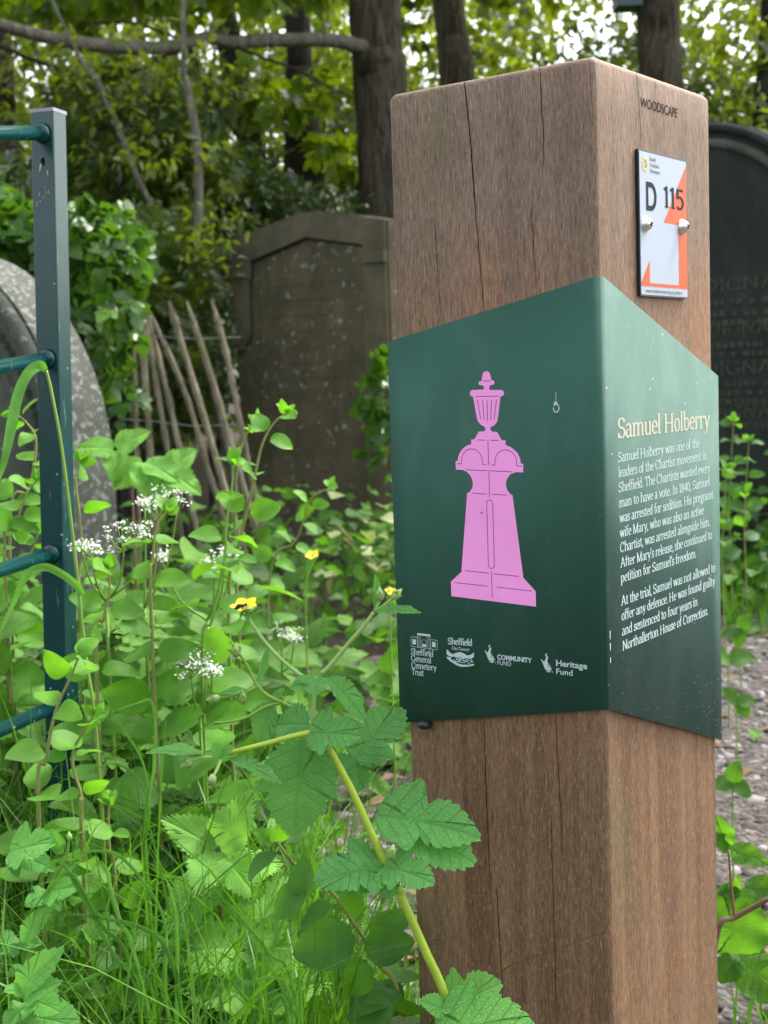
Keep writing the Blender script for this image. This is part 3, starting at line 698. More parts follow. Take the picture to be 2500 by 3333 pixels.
# pink monument
def U(p): return [(u * mm, z * mm) for u, z in p]
MON = [(104, 854.4), (107, 853.3), (108.2, 851), (109.1, 846.3), (111.6, 845.7), (112.4, 844.2), (111.6, 842.9), (109.2, 842.6), (107.4, 842.2), (106.9, 840.5), (107, 839), (118.7, 838.9), (120.6, 838), (121.2, 836), (120.4, 834), (118, 833.2), (114.8, 814.7), (113.5, 812), (111.5, 809.8), (108.8, 808.4), (107.1, 807.6), (106.4, 805.3), (107.9, 803.9), (113.5, 803.7), (117.8, 797.2), (121.2, 797.0), (121.3, 793.0), (126, 791.8), (129.9, 789.3), (133, 786), (134.9, 782.4), (135.6, 778.7), (137.8, 778.5), (137.8, 771.2), (130.5, 771.0), (126.8, 769.6), (123.5, 766.8), (121.4, 763.4), (120.6, 759.4), (121.6, 755.5), (124.6, 751.8), (126.8, 751.4), (135.0, 683.6), (134.2, 683.4), (146.4, 673.4), (146.2, 660.7), (61.3, 657.7), (61.4, 670.7), (73.5, 681.9), (73.0, 682.0), (81.5, 750.4), (83.2, 751.0), (86.6, 754.6), (87.9, 759.3), (86.6, 764.2), (82.7, 768.2), (77.0, 769.9), (70.6, 769.6), (70.4, 776.8), (72.7, 777.1), (73.4, 781.6), (75.6, 785.8), (80.9, 790.1), (87.0, 792.5), (87.0, 796.3), (90.8, 796.5), (95.0, 803.3), (100.0, 803.6), (101.7, 805.6), (101.1, 807.6), (98.8, 808.4), (96.4, 809.9), (94.6, 812.2), (93.9, 814.5), (90.8, 832.9), (88.2, 833.6), (87.1, 835.3), (87.8, 837.3), (89.8, 838.3), (101.6, 838.6), (101.7, 840.5), (101.0, 842.2), (98.8, 842.7), (97.0, 843), (96.2, 844.9), (97.1, 846.2), (99.3, 846.8), (100.2, 851.2), (101.2, 853.3)]
f = Flat(FL, PO); f.poly(U(MON)); emb = f.obj('monument_emblem', M['pink'], pan)
LN = [[(108, 846.2), (100.3, 846.1)], [(115.6, 833.4), (92.8, 833.2)], [(113.7, 830.5), (111, 814.3)], [(108.7, 830), (107.5, 813.5)], [(104.2, 829.6), (104.2, 812.5)], [(99.7, 829.9), (101.1, 813.4)], [(94.8, 830.2), (97.6, 814)], [(114.5, 796.7), (107, 796.5)], [(101.4, 796.4), (93.9, 796.3)], [(104.3, 796.5), (104.3, 775.6)],
      [(136.3, 776.3), (131.8, 776.3)] + arc(121, 778.6, 10.6, 10.5, 180 * 0 + 0, 180, 16) + [(110.1, 775.9), (107, 775.8)], [(101.5, 775.6), (98.4, 775.5)] + arc(87.3, 778, 10.6, 10.4, 0, 180, 16) + [(76.6, 775.1), (72, 774.7)],
      [(126.7, 771.2), (105.7, 770.7)], [(102.9, 770.7), (81.5, 770)], [(104.2, 770.9), (104.2, 748.4)], [(121.1, 751.3), (106.9, 750.8)], [(101.4, 750.8), (87.3, 750.4)],
      arc(104.2, 742.8, 3, 3, 0, 180, 10) + [(101.2, 742.8)][:0] + arc(104.2, 690.4, 3, 3, 180, 360, 10) + [(107.2, 742.8)], [(131.1, 684.1), (107, 683.2)], [(101.5, 683), (77.1, 682.2)], [(104.2, 685.3), (104.2, 662.3)], [(142.4, 673), (108.8, 671.9)], [(99.3, 671.7), (65.3, 670.6)]]
LN[10] = [(136.3, 776.3), (131.8, 776.3)] + arc(121, 778.6, 10.6, 10.5, 0, 180, 16)[::1] + [(110.1, 775.9), (107, 775.8)]
LN[10] = [(136.3, 776.3), (131.7, 776.3), (131.6, 778.6)] + arc(121, 778.6, 10.6, 10.5, 0, 180, 16) + [(110.2, 775.9), (107, 775.8)]
LN[11] = [(101.5, 775.6), (98.1, 775.5), (97.9, 778)] + arc(87.3, 778, 10.6, 10.4, 0, 180, 16) + [(76.6, 775.1), (72, 774.7)]
LN[17] = arc(104.2, 742.8, 3, 3, 0, 180, 10) + arc(104.2, 690.4, 3, 3, 180, 360, 10) + [(107.2, 742.8)]
f = Flat(FL, PO + .00008)
for l in LN: f.line(U(l), .00052)
f.obj('emblem_lines', M['print_dark'], pan)
# scratch showing pale metal
f = Flat(FL, PO + .00004); f.line(U([(38, 835), (38, 828)]), .0005); f.line(U([(38, 827.5)] + arc(38, 822.5, 2.6, 3.4, 100, 360, 9)), .0010); f.poly(U([(36.5, 827), (39.8, 827.6), (40.4, 824), (37.4, 825)])); f.obj('paint_scratch', M['print_white'], pan)
f = Flat(FL, PO + .0001); f.poly(U([(113.4, 735), (112.0, 736), (112.2, 733)])); f.obj('emblem_chip', M['crack'], pan)

# sponsors' marks along the foot of the wide face
W_ = M['print_white']
f = Flat(FL, PO)
lw = .00035
def pl(p, w=lw, close=True): f.line(U(p + ([p[0]] if close else [])), w)
pl([(191.3, 620.9), (184.2, 621.1), (184.2, 612.2), (191.3, 612.4)]); pl([(170.2, 620.4), (162.8, 620.1), (163.2, 611.6), (170.2, 612)])
pl([(183.8, 624.8), (170.4, 624.7), (170.4, 611.9), (183.8, 612.1)]); f.poly(U([(184.2, 624.9), (170, 624.8), (170, 622.9), (184.2, 623.0)]))
for u in (182.4, 180.6, 173.6, 171.9): pl([(u, 622.5), (u, 612.3)], .0003, False)
pl([(179.6, 612.4)] + [(179.6 - 0, 617)] + arc(177, 617, 2.6, 2.6, 180, 0, 8)[::-1] + [(174.4, 612.4)], .0003, False)
for u, z in ((187.8, 616.6), (166.6, 616.2)): f.poly(U([(u - 1.9, z - 2.3), (u + 1.9, z - 2.3), (u + 1.9, z + 2.3), (u - 1.9, z + 2.3)]))
f.poly(U([(179, 613), (175, 613), (175.2, 615.6), (178.8, 615.6)]))
for s_, x, y, w in (('Sheffield', 191.9, 605.0, 24.6), ('General', 191.9, 598.9, 22.0), ('Cemetery', 191.9, 592.7, 27.4), ('Trust', 191.7, 586.6, 13.2)):
    f.serif(s_, x * mm, y * mm, .0039, w * mm, 1.0, .42, 0, -1)
f.obj('building_logo', W_, pan)
f = Flat(FL, PO)
f.serif('Sheffield', .1515, .6178, .0040, .0256, 1.35, .55, .03, -1)
hill = [(153, 613.3)] + [(149, 610.2), (146, 609.3), (143.6, 610.8), (139, 612), (134.8, 611.2), (131.8, 609.6), (128, 610.6), (124.4, 613.0), (124.5, 609), (128, 607.0), (131, 607.6), (135, 606.6), (138.5, 607.6), (142, 606.8), (146, 607.6), (150, 607.2), (153.1, 608.6)]
f.poly(U(hill))
for k in range(60):
    x = rnd.uniform(126, 152); z = rnd.uniform(602.2, 607.2) - .0 * x
    if z < 599.5 + abs(x - 139) * .16: continue
    w = rnd.uniform(.5, 1.1); h = rnd.uniform(.4, 1.0); f.poly(U([(x + w, z), (x - w, z + rnd.uniform(-.3, .3)), (x - w * .6, z + h), (x + w * .7, z + h)]))
f.poly(U([(139.3, 604), (138.3, 604), (138.6, 611.6), (138.9, 611.6)]))
f.poly(U([(153.1, 605.2), (150, 603.4), (146, 601.2), (142, 599.7), (138, 599.0), (132, 599.8), (127, 601), (124.6, 601.7), (124.6, 603.2), (130, 601.6), (137, 601.0), (142, 601.8), (147, 604), (150, 605.8), (153, 606.6)]))
f.obj('council_logo', W_, pan)
sans('City Council', FL, .1476, .6137, .0027, .0180, PO, 'logo_lettering', W_, pan, sx=-1, bold=.01)
def hand(ux, z, s):
    """crossed-fingers mark drawn with a smile"""
    q = lambda p: U([(ux - a * s, z + b * s) for a, b in p])
    g = Flat(FL, PO); dk = Flat(FL, PO + .0001)
    g.poly(q([(0, 6.2), (.4, 5.9), (1.6, 5.4), (3.2, 3.9), (4.0, 4.6), (4.9, 6.6), (5.8, 8.8), (7.1, 9.6), (7.8, 8.6), (7.2, 6.8), (6.6, 4.6), (7.2, 3.2), (8.2, 2.9), (8.6, 1.6), (9.6, 1.2), (10.2, -.4), (10.9, -1.6), (10.4, -3.6), (8.6, -5.2), (6.4, -5.0), (4.4, -3.0), (3.0, .4), (1.6, 3.4), (.4, 5.2)]))
    g.poly(q([(4.6, 9.6), (5.4, 11.6), (6.3, 12.0), (6.6, 11.0), (6.0, 9.6), (5.2, 9.0)]))
    dk.line(q(arc(7.6, 1.2, .9, 1.3, 20, 330, 9)), .0003 * s); dk.line(q(arc(9.6, .6, .8, 1.2, 20, 330, 9)), .0003 * s)
    dk.line(q(arc(7.4, -1.0, 3.2, 2.6, 205, 335, 9)), .0004 * s)
    g.poly(q([(11.4, -4.9), (12.2, -4.9), (12.2, -4.1), (11.4, -4.1)]))
    g.obj('hand_logo', W_, pan); dk.obj('hand_logo_lines', M['panel'], pan)
hand(113.7, 610.4, .93); hand(58.0, 608.0, .93)
sans('COMMUNITY', FL, .1008, .6095, .0040, .0342, PO, 'fund_lettering', W_, pan, bold=.035, sx=-1)
sans('FUND', FL, .1007, .6047, .0039, .0136, PO, 'fund_lettering', W_, pan, bold=.004, sx=-1)
sans('Heritage', FL, .0434, .6095, .0050, .0290, PO, 'fund_lettering', W_, pan, bold=.022, sx=-1)
sans('Fund', FL, .0434, .6026, .0048, .0154, PO, 'fund_lettering', W_, pan, bold=.012, sx=-1)
# text on the narrow face
f = Flat(FR, PO); f.serif('Samuel Holberry', .0200, .7965, .0112, .1815, 1.05, .36); f.obj('title_lettering', M['print_cream'], pan)
BODY = [('Samuel Holberry was one of the', 19.9, 777.1, 158.6), ('leaders of the Chartist movement in', 20.1, 764.9, 173.6), ('Sheffield. The Chartists wanted every', 20.1, 752.6, 181), ('man to have a vote. In 1840, Samuel', 20.3, 740.1, 179.6), ('was arrested for sedition. His pregnant', 20.5, 727.8, 186.8), ('wife Mary, who was also an active', 20.5, 715.6, 165.8), ('Chartist, was arrested alongside him.', 20.6, 703.3, 178.8), ("After Mary's release, she continued to", 20.9, 690.8, 183.2), ("petition for Samuel's freedom.", 21.0, 678.4, 147.8),
        ('At the trial, Samuel was not allowed to', 21.0, 659.3, 189.6), ('offer any defence. He was found guilty', 21.1, 646.9, 188.4), ('and sentenced to four years in', 21.5, 634.3, 148.6), ('Northallerton House of Correction.', 21.8, 621.7, 171.6)]
f = Flat(FR, PO)
for s_, x, y, w in BODY: f.serif(s_, x * mm, y * mm, .0056, w * mm, .95, .36, .017)
f.obj('body_lettering', W_, pan)
f = Flat(FR, PO)
for z0, z1 in ((662, 655), (652, 646), (640, 635.5)): f.poly(U([(-.3 + .3, z0 - 20), (1.5, z0 - 20), (1.2, z1 - 20), (.2, z1 - 20)]))
f.obj('fold_scuff', M['print_white'], pan)

# small white and orange tag on the narrow face
def slab(fn, pts, o0, o1, name, mat, parent):
    n = len(pts); V = [fn(u, z, o1) for u, z in pts] + [fn(u, z, o0) for u, z in pts]
    F = [tuple(range(n))] + [tuple(range(2 * n - 1, n - 1, -1))] + [(i, i + n, (i + 1) % n + n, (i + 1) % n) for i in range(n)]
    return mesh_obj(name, V, F, mat, parent)
def rounded(x0, z0, x1, z1, r, n=4):
    return arc(x1 - r, z1 - r, r, r, 0, 90, n) + arc(x0 + r, z1 - r, r, r, 90, 180, n) + arc(x0 + r, z0 + r, r, r, 180, 270, n) + arc(x1 - r, z0 + r, r, r, 270, 360, n)
FRT = lambda u, z, off: FR(u + .0102, z + .0006, off - .0055)
tagp = slab(FRT, U(rounded(57, 911.3, 149.3, 1031.3, 1.8)), .0057, .0085, 'marker_tag', M['tag_black'], bol)
slab(FRT, U(rounded(58.2, 912.6, 148.6, 1029.4, 1.5)), .0085, .0090, 'label_film', M['tag_white'], tagp)
f = Flat(FRT, .0091)
f.poly(U([(148.5, 1026.2), (102.3, 974.2), (131.4, 974.2), (131.4, 922.4), (74.4, 922.4), (74.4, 941.2), (58.4, 922.6), (58.4, 919.6), (148.5, 919.6)]))
f.obj('orange_field', M['tag_orange'], tagp)
sans('D', FRT, .0695, .9828, .0228, .0195, .00925, 'tag_lettering', M['ink'], tagp, bold=.02)
f = Flat(FRT, .00925); f.serif('115', .1022, .9874, .0125, .0415, 1.0, .80); f.obj('tag_lettering', M['ink'], tagp)
for s_, z, w in (('South', 1023.4, 11), ('Yorkshire', 1018.4, 17), ('Orienteers', 1013.6, 19)):
    sans(s_, FRT, .0772, z * mm, .0032, w * mm, .00925, 'tag_lettering', M['ink_grey'], tagp, bold=.005)
sans('www.britishorienteering.org.uk/pocs', FRT, .0660, .9146, .0031, .0715, .00925, 'tag_lettering', M['ink_grey'], tagp)
f = Flat(FRT, .00925)
for k in range(9):
    a = 2 * math.pi * k / 9; u = 68.4 + 4.6 * math.cos(a); z = 1019.6 + 4.9 * math.sin(a)
    f.poly(U([(u - 1.3, z - 1.2), (u + 1.3, z - 1.2), (u + 1.3, z + 1.2), (u - 1.3, z + 1.2)]))
f.obj('club_logo', M['yellow'], tagp)
f = Flat(FRT, .00935)
for k in range(7):
    a = 2 * math.pi * k / 7; u = 68.4 + 2.4 * math.cos(a); z = 1019.6 + 2.5 * math.sin(a)
    f.poly(U([(u - .5, z - .5), (u + .5, z - .5), (u + .3, z + .6), (u - .4, z + .5)]))
f.obj('club_logo', M['ink_grey'], tagp)
for u, z in ((.0722, .9703), (.1440, .9730)):
    V = []; n = 20; prof = [(.0088, .0066), (.0100, .0066), (.0104, .0058), (.0125, .0052), (.0142, .0040), (.0150, .0020), (.0151, .0002)]
    for o_, r_ in prof:
        for k in range(n): a = 2 * math.pi * k / n; V.append(FRT(u - .0058 + r_ * math.cos(a), z + r_ * math.sin(a), o_))
    F = [(i * n + k, i * n + (k + 1) % n, (i + 1) * n + (k + 1) % n, (i + 1) * n + k) for i in range(len(prof) - 1) for k in range(n)] + [tuple((len(prof) - 1) * n + k for k in range(n))]
    sc = mesh_obj('screw', V, F, M['steel'], tagp, smooth=True)
    f = Flat(FRT, .0153)                                         # cross recess: flat near-black shape, the shade inside it painted
    for a in (.5, .5 + math.pi / 2):
        c, s_ = math.cos(a), math.sin(a); f.poly([(u - .0058 + (c * p - s_ * q) * .0026, z + (s_ * p + c * q) * .0026) for p, q in ((-1, -.3), (1, -.3), (1, .3), (-1, .3))])
    f.mb.obj('screw_recess', M['hole'], tagp)

# ------------------------------------------------------------------ green railing at the left
rail_top = at(133, 368, 1.655); RB = rail_top.copy(); RB[2] = 0
RB[0] += .012
rd = C_F + C_R * (4446 - 1250) / FPX - C_U * (430 - 1666.5) / FPX; rd /= np.linalg.norm(rd)     # the way the rails run
rx = np.array([rd[0], rd[1], 0]); rx /= np.linalg.norm(rx); ry = np.array([-rx[1], rx[0], 0])
rl = thing('railing', RB, 'dark green tubular metal railing with square end post', 'railing')
hw = .0155
edge_top = at(172, 352, 1.64)                                   # the post's near vertical edge
rx = np.array([.297, .955, 0]); rx /= np.linalg.norm(rx); ry = np.array([-rx[1], rx[0], 0])   # the post's own axes
# the post: near edge at edge_top; faces run back along rx*? and ry
def railpost(name, base_xy, top_z, lean=0.0):
    V = []; F = []; bv = .0016; pts = []
    for cx, cy, a0 in ((-1, -1, 180), (1, -1, 270), (1, 1, 0), (-1, 1, 90)):
        for k in range(3):
            a = math.radians(a0 + 45 * k); pts.append((cx * (hw - bv) + bv * math.cos(a), cy * (hw - bv) + bv * math.sin(a)))
    m = len(pts)
    for z in (-.02, top_z * .5, top_z):
        for x, y in pts:
            p = base_xy + rx * x + ry * y; V.append((p[0] - lean * (1 - z / top_z), p[1], z))
    for j in range(2):
        for i in range(m): F.append((j * m + i, j * m + (i + 1) % m, (j + 1) * m + (i + 1) % m, (j + 1) * m + i))
    F.append(tuple(2 * m + i for i in range(m)))
    return mesh_obj(name, V, F, M['rail'], rl)
near = edge_top.copy(); near[2] = 0
pc = near + rx * hw + ry * hw                                    # the near edge is the corner towards the camera: (-,-)
LEAN = .041
lean_at = lambda z: np.array([-LEAN * (1 - z / (edge_top[2] - .003)), 0, 0])
p1 = railpost('post', pc, edge_top[2] - .003, LEAN)
mb = MB(); mb.box(pc + np.array([0, 0, edge_top[2] - .003]) - rx * (hw + .0006) - ry * (hw + .0006), rx * (2 * hw + .0012), ry * (2 * hw + .0012), (0, 0, .0042)); mb.obj('post_cap', M['cap'], rl)
far_len = 1.1
for (px, py) in ((150, 432), (160, 1168), (172, 1800), (128, 2290)):
    # end of the rail on the face turned to the left (normal -rx)
    ray = C_F + C_R * (px - 1250) / FPX - C_U * (py - 1666.5) / FPX
    fc = pc - rx * hw; t = ((fc - CAM) @ rx) / (ray @ rx); p = CAM + ray * t; fc = fc + lean_at(p[2]) * np.array([1, 0, 0])
    mid = fc + ry * 0; p = np.array([mid[0], mid[1], p[2]])
    mb = MB(); mb.tube([p + rd * .006, p - rd * far_len * .5, p - rd * far_len], .0088, 20); mb.obj('rail', M['rail'], rl, smooth=True)
    mb = MB(); mb.tube([p + rx * .001, p - rd * .003, p - rd * .007], [.0128, .0118, .0092], 20); mb.obj('weld_collar', M['rail'], rl, smooth=True)
pe = pc - rx * far_len * float(rd @ rx) - rx * 2 * hw
railpost('post', pe, edge_top[2] - .003 + .02)
fcl = lambda u, z, off: pc - rx * (hw + off) + ry * u + np.array([0, 0, z]) + lean_at(z)
hz = edge_top[2] - .062
f = Flat(fcl, .0004); f.poly([(.0045 * .7 * math.cos(a) , hz + .0052 * math.sin(a)) for a in np.linspace(0, 2 * math.pi, 13)[:-1]]); f.obj('drain_hole', M['hole'], p1)
f = Flat(fcl, .0006); f.poly([(.001, hz - .001), (.004, hz - .004), (.0052, hz - .012), (.0035, hz - .011), (.0018, hz - .006)])
for k in range(12):
    u = rnd.uniform(-.009, .012); z = hz - rnd.uniform(.014, .055); w = rnd.uniform(.0004, .0009); h = rnd.uniform(.001, .005)
    f.poly([(u - w, z), (u + w, z), (u + w * .6, z + h), (u - w * .4, z + h)])
f.obj('paint_chip', M['flash'], p1)
# ------------------------------------------------------------------ gravestones
def prism(poly, thick, P0, t, nrm, name, mat, parent, off=0.0):
    """outline (s, z) in the plane through P0 along t; nrm points to the viewer's side"""
    fn = lambda s, z, o: P0 + t * s + np.array([0, 0, z]) + nrm * o
    n = len(poly)
    V = [fn(s, z, off) for s, z in poly] + [fn(s, z, off - thick) for s, z in poly]
    tr = tessellate_polygon([[Vector((s, z, 0)) for s, z in poly]])
    F = [tuple(a) for a in tr] + [tuple(i + n for i in a[::-1]) for a in tr] + [(i, i + n, (i + 1) % n + n, (i + 1) % n) for i in range(n)]
    o = mesh_obj(name, V, F, mat, parent)
    bm = bmesh.new(); bm.from_mesh(o.data); bmesh.ops.recalc_face_normals(bm, faces=bm.faces); bm.to_mesh(o.data); bm.free()
    return o
ST = np.array([.76, -.65, 0]); SN = np.array([-.65, -.76, 0])
# the tall gabled stone behind the railing and the bollard
G0 = np.array([-.323, 6.573, 0])
gs = thing('gravestone', G0, 'tall soot-dark gravestone with shallow gabled top and recessed panel', 'gravestone')
prism([(-.505, -.1), (.505, -.1), (.505, 1.570), (.30, 1.615), (.06, 1.655), (-.04, 1.655), (-.28, 1.615), (-.505, 1.566)], .16, G0, ST, SN, 'slab', M['stone_dark'], gs)
prism([(-.498, 1.02), (-.498, 1.563), (-.26, 1.612), (-.02, 1.650), (.06, 1.650), (.29, 1.612), (.499, 1.566), (.499, -.08), (.352, -.08), (.358, 1.0), (.37, 1.470), (.012, 1.536), (-.372, 1.455), (-.380, 1.37), (-.392, 1.36), (-.400, 1.10), (-.415, 1.062), (-.44, 1.045), (-.445, 1.02)], .05, G0, ST, SN, 'raised_border', M['stone_frame'], gs, .022)
prism([(-.503, 1.380), (-.394, 1.374), (-.394, 1.418), (-.503, 1.424)], .03, G0, ST, SN, 'capital', M['stone_frame'], gs, .034)
prism([(.372, 1.384), (.503, 1.380), (.503, 1.430), (.372, 1.434)], .03, G0, ST, SN, 'capital', M['stone_frame'], gs, .034)
fn = lambda s, z, o: G0 + ST * s + np.array([0, 0, z]) + SN * o
f = Flat(fn, .003)
for z in np.linspace(1.32, .72, 9):
    x = -.28 + rnd.uniform(0, .06)
    while x < .26: w = rnd.uniform(.02, .06); f.poly([(x, z), (x + w, z), (x + w, z + .012), (x, z + .014)]); x += w + .02
f.obj('worn_lettering', M['stone_frame'], gs)
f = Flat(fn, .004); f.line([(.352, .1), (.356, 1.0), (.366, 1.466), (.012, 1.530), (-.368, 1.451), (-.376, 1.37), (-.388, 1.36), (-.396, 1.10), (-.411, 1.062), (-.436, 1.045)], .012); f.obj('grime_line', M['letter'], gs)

# the dark round-topped stone at the right
P0 = ad(1512, 900, 5.55); P0[2] = 0
R0, ZC = .56, 1.27
ds = thing('gravestone', P0, 'black-green round-topped gravestone with faded lettering behind the bollard', 'gravestone')
def arch(r, zc, zb, n=26): return [(-r, zb)] + [(r * math.cos(math.radians(180 - 180 * k / n)), zc + r * math.sin(math.radians(180 - 180 * k / n))) for k in range(n + 1)] + [(r, zb)]
prism(arch(R0, ZC, -.1), .15, P0, ST, SN, 'slab', M['stone_green'], ds)
fnr = lambda s, z, o: P0 + ST * s + np.array([0, 0, z]) + SN * o
def moulding(fnx, zc, ra, rb, o0, o1, name, mat, parent, zb=None, a0=0, a1=180, beads=0):
    mb = MB(); n = 36; ring = []
    path = [(math.radians(a1 - (a1 - a0) * k / n)) for k in range(n + 1)]
    prof = [(ra, o0), (ra + (rb - ra) * .15, o1 * .8), (ra + (rb - ra) * .5, o1), (ra + (rb - ra) * .85, o1 * .8), (rb, o0)]
    V = [fnx(r * math.cos(a), zc + r * math.sin(a), o) for a in path for r, o in prof]
    F = [(i * 5 + k, (i + 1) * 5 + k, (i + 1) * 5 + k + 1, i * 5 + k + 1) for i in range(n) for k in range(4)]
    return mesh_obj(name, V, F, mat, parent, smooth=True)
moulding(fnr, ZC, .515, .555, .002, .030, 'arch_moulding', M['stone_green'], ds)
moulding(fnr, ZC, .455, .495, .002, .022, 'arch_moulding', M['stone_left'], ds)
f = Flat(fnr, .004)
for txt, x, z, xh, w in (('DIGNAM', .04, 1.155, .050, .40), ('DIGNAM', .06, .985, .046, .34), ('DIGNAM', .04, .825, .052, .38), ('DIGNAM,', .06, .650, .052, .36)):
    f.serif(txt, x - .02, z, xh * 5 / 7, w, 1.2, .45)
for z in (1.10, 1.055, 1.02, .93, .895, .775, .74, .705, .61):
    x = -.30
    while x < .42: w = rnd.uniform(.012, .03); f.poly([(x, z), (x + w, z), (x + w, z + .022), (x, z + .022)]); x += w + rnd.choice([.008, .008, .008, .03])
f.obj('worn_lettering', M['gilt'], ds)

# the big round-topped stone behind the railing
L0 = np.array([-1.18, 3.60, 0]); 
lg = thing('gravestone', L0, 'broad round-headed gravestone with beaded arch and lichen-white edge', 'gravestone')
RL, ZL = .58, .64
prism(arch(RL, ZL, -.1, 40), .13, L0, ST, SN, 'slab', [M['stone_lichen']], lg)
prism(arch(RL - .012, ZL, -.09, 40), .01, L0, ST, SN, 'face', M['stone_left'], lg, .006)
fnl = lambda s, z, o: L0 + ST * s + np.array([0, 0, z]) + SN * o
moulding(fnl, ZL, .53, .575, .006, .03, 'arch_moulding', M['stone_left'], lg)
moulding(fnl, ZL, .42, .445, .006, .02, 'arch_moulding', M['stone_left'], lg)
f = Flat(fnl, .008)
for k in range(54):
    a = math.pi * (k + .5) / 54; r = .487
    f.poly([(r * math.cos(a) + .013 * math.cos(b), ZL + r * math.sin(a) + .013 * math.sin(b)) for b in np.linspace(0, 2 * math.pi, 9)[:-1]])
f.obj('bead_row', M['stone_green'], lg)

# ------------------------------------------------------------------ leaning paling fence between the stones
pf = thing('paling_fence', ad(420, 1010, 5.4) * np.array([1, 1, 0]), 'collapsed fence of pointed split-wood pales leaning left on wire', 'fence')
Z5 = zm(0, 1000, 1300 / 1659)
PALES = [((548, -20), (562, 300), (572, 640), 9, 5.2), ((580, -55), (600, 250), (628, 640), 17, 5.3), ((600, -22), (690, 330), (760, 660), 13, 5.35), ((612, 0), (760, 330), (862, 660), 13, 5.45), ((702, -25), (770, 200), (905, 650), 16, 5.3), ((775, -25), (872, 270), (975, 620), 16, 5.4),
         ((878, -30), (940, 190), (990, 440), 15, 5.5), ((592, -10), (640, 260), (700, 620), 12, 5.5)]
for a, b, c, w, D in PALES:
    p = [Z5(*a, D), Z5(*b, D + .05), Z5(*c, D + .1)]
    dirv = (p[2] - p[1]); k = (p[2][2] + .03) / max(.05, -dirv[2]); p.append(p[2] + dirv * min(k, 2.5))
    P = spline(p, 5); r = w * .784 / FPX * D * .88
    rr = np.full(len(P), r); rr[0] = r * .3; rr[1] = r * .85; rr = rr * (1 + .16 * np.sin(np.arange(len(P)) * 2.3 + w))
    mb = MB(); mb.tube(P, rr, 7, wob=.12); mb.obj('pale', M['pale_wood'], pf, smooth=False)
for y0, y1 in ((118, 124), (470, 486)):
    mb = MB(); mb.tube(spline([Z5(300, y0 - 8, 5.3), Z5(600, y0, 5.4), Z5(800, y1 + 6, 5.45), Z5(1000, y1, 5.6)], 6), .0022, 5); mb.obj('wire', M['wire'], pf)

# ------------------------------------------------------------------ trees
def trunk(name, pts, widths, mat, parent, up=None, seg=5, wob=.04, n=14):
    """pts measured points top..bottom (world), widths in metres"""
    P = spline(pts, seg); W = np.interp(np.linspace(0, 1, len(P)), np.linspace(0, 1, len(widths)), widths) / 2
    mb = MB(); mb.tube(P, W, n, wob=wob); return mb.obj(name, mat, parent, smooth=True)
def px_w(w, D): return w * 1.50693 / FPX * D
def tree(label, line, D, wpx, mat, top=9.0, cat='tree', name='tree', group=None):
    """line: display-pixel points from high to low; grown down to the ground and up to `top`"""
    P = [ad(x, y, D) for x, y in line]
    d0 = P[0] - P[-1]; d0 /= np.linalg.norm(d0)
    hi = P[0] + d0 * ((top - P[0][2]) / max(.3, d0[2]))
    dn = P[-1] - P[-2]; lo = P[-1] + dn * (P[-1][2] / max(.05, -dn[2])); lo = np.array([P[-1][0] * .5 + lo[0] * .5, P[-1][1], -.05])
    t = thing(name, (lo[0], lo[1], 0), label, cat, group)
    ws = [px_w(w, D) for w in wpx]
    trunk('trunk', [hi] + P + [lo], [ws[0] * .55] + ws + [ws[-1] * 1.25], mat, t)
    return t
t1 = tree('stout ridged-bark tree with long level bough reaching left', [(808, 0), (818, 120), (826, 300), (832, 450)], 8.9, [112, 116, 112, 118], M['bark'])
bough = [ad(x, y, D) for x, y, D in ((822, 118, 8.85), (770, 98, 8.75), (700, 86, 8.6), (620, 86, 8.4), (560, 88, 8.2), (500, 92, 8.0), (450, 82, 7.8), (405, 92, 7.7), (330, 104, 7.5), (240, 100, 7.3), (160, 92, 7.1), (80, 76, 6.9), (0, 54, 6.8), (-120, 30, 6.6), (-300, 10, 6.4))]
ob = trunk('bough', bough, [px_w(44, 8.7)] + [px_w(30, 8.4)] * 3 + [px_w(29, 7.4)] * 4 + [px_w(26, 7)] * 3, M['bark_grey'], t1, n=10, wob=.07)
for pts, w in (([(405, 100, 7.7), (340, 130, 7.6), (275, 160, 7.5), (205, 166, 7.4), (140, 152, 7.3), (60, 125, 7.2), (0, 100, 7.1), (-80, 90, 7)], 12), ([(500, 96, 8.0), (560, 122, 8.0), (640, 150, 8.0), (700, 182, 8.1), (765, 212, 8.2)], 8), ([(395, 88, 7.7), (330, 62, 7.5), (270, 48, 7.4), (180, 50, 7.3)], 8)):
    trunk('side_branch', [ad(*p) for p in pts], [px_w(w, 7.5), px_w(w * .6, 7.5)], M['bark_dark'], ob, n=7, wob=.06)
t2 = tree('straight dark trunk just right of the stout tree', [(968, 0), (978, 90), (992, 240)], 11.0, [68, 74, 78], M['bark'])
t3 = tree('dark trunk carrying a green box above the bollard', [(1420, 0), (1424, 90), (1430, 240)], 9.4, [92, 92, 94], M['bark'])
t4 = tree('brown trunk at the far right above the black gravestone', [(1672, 0), (1662, 160), (1654, 290)], 9.6, [56, 56, 58], M['bark_dark'])
t5 = tree('thick shaded trunk standing behind the gabled gravestone', [(640, 0), (646, 160), (655, 330), (662, 450)], 9.7, [52, 62, 84, 92], M['bark_dark'])
t6 = tree('slender leaning dark trunk left of the shaded trunk', [(500, 120), (518, 220), (545, 330), (560, 440)], 9.6, [58, 56, 54, 56], M['bark_dark'])
t7 = tree('mossy brown trunk at the far left behind the railing', [(2, 60), (10, 250), (26, 480)], 10.0, [46, 50, 76], M['bark'])
t8 = tree('thin pale trunk beside the top of the stout tree', [(612, -40), (618, 20), (640, 110)], 13.5, [26, 26, 28], M['bark_grey'])
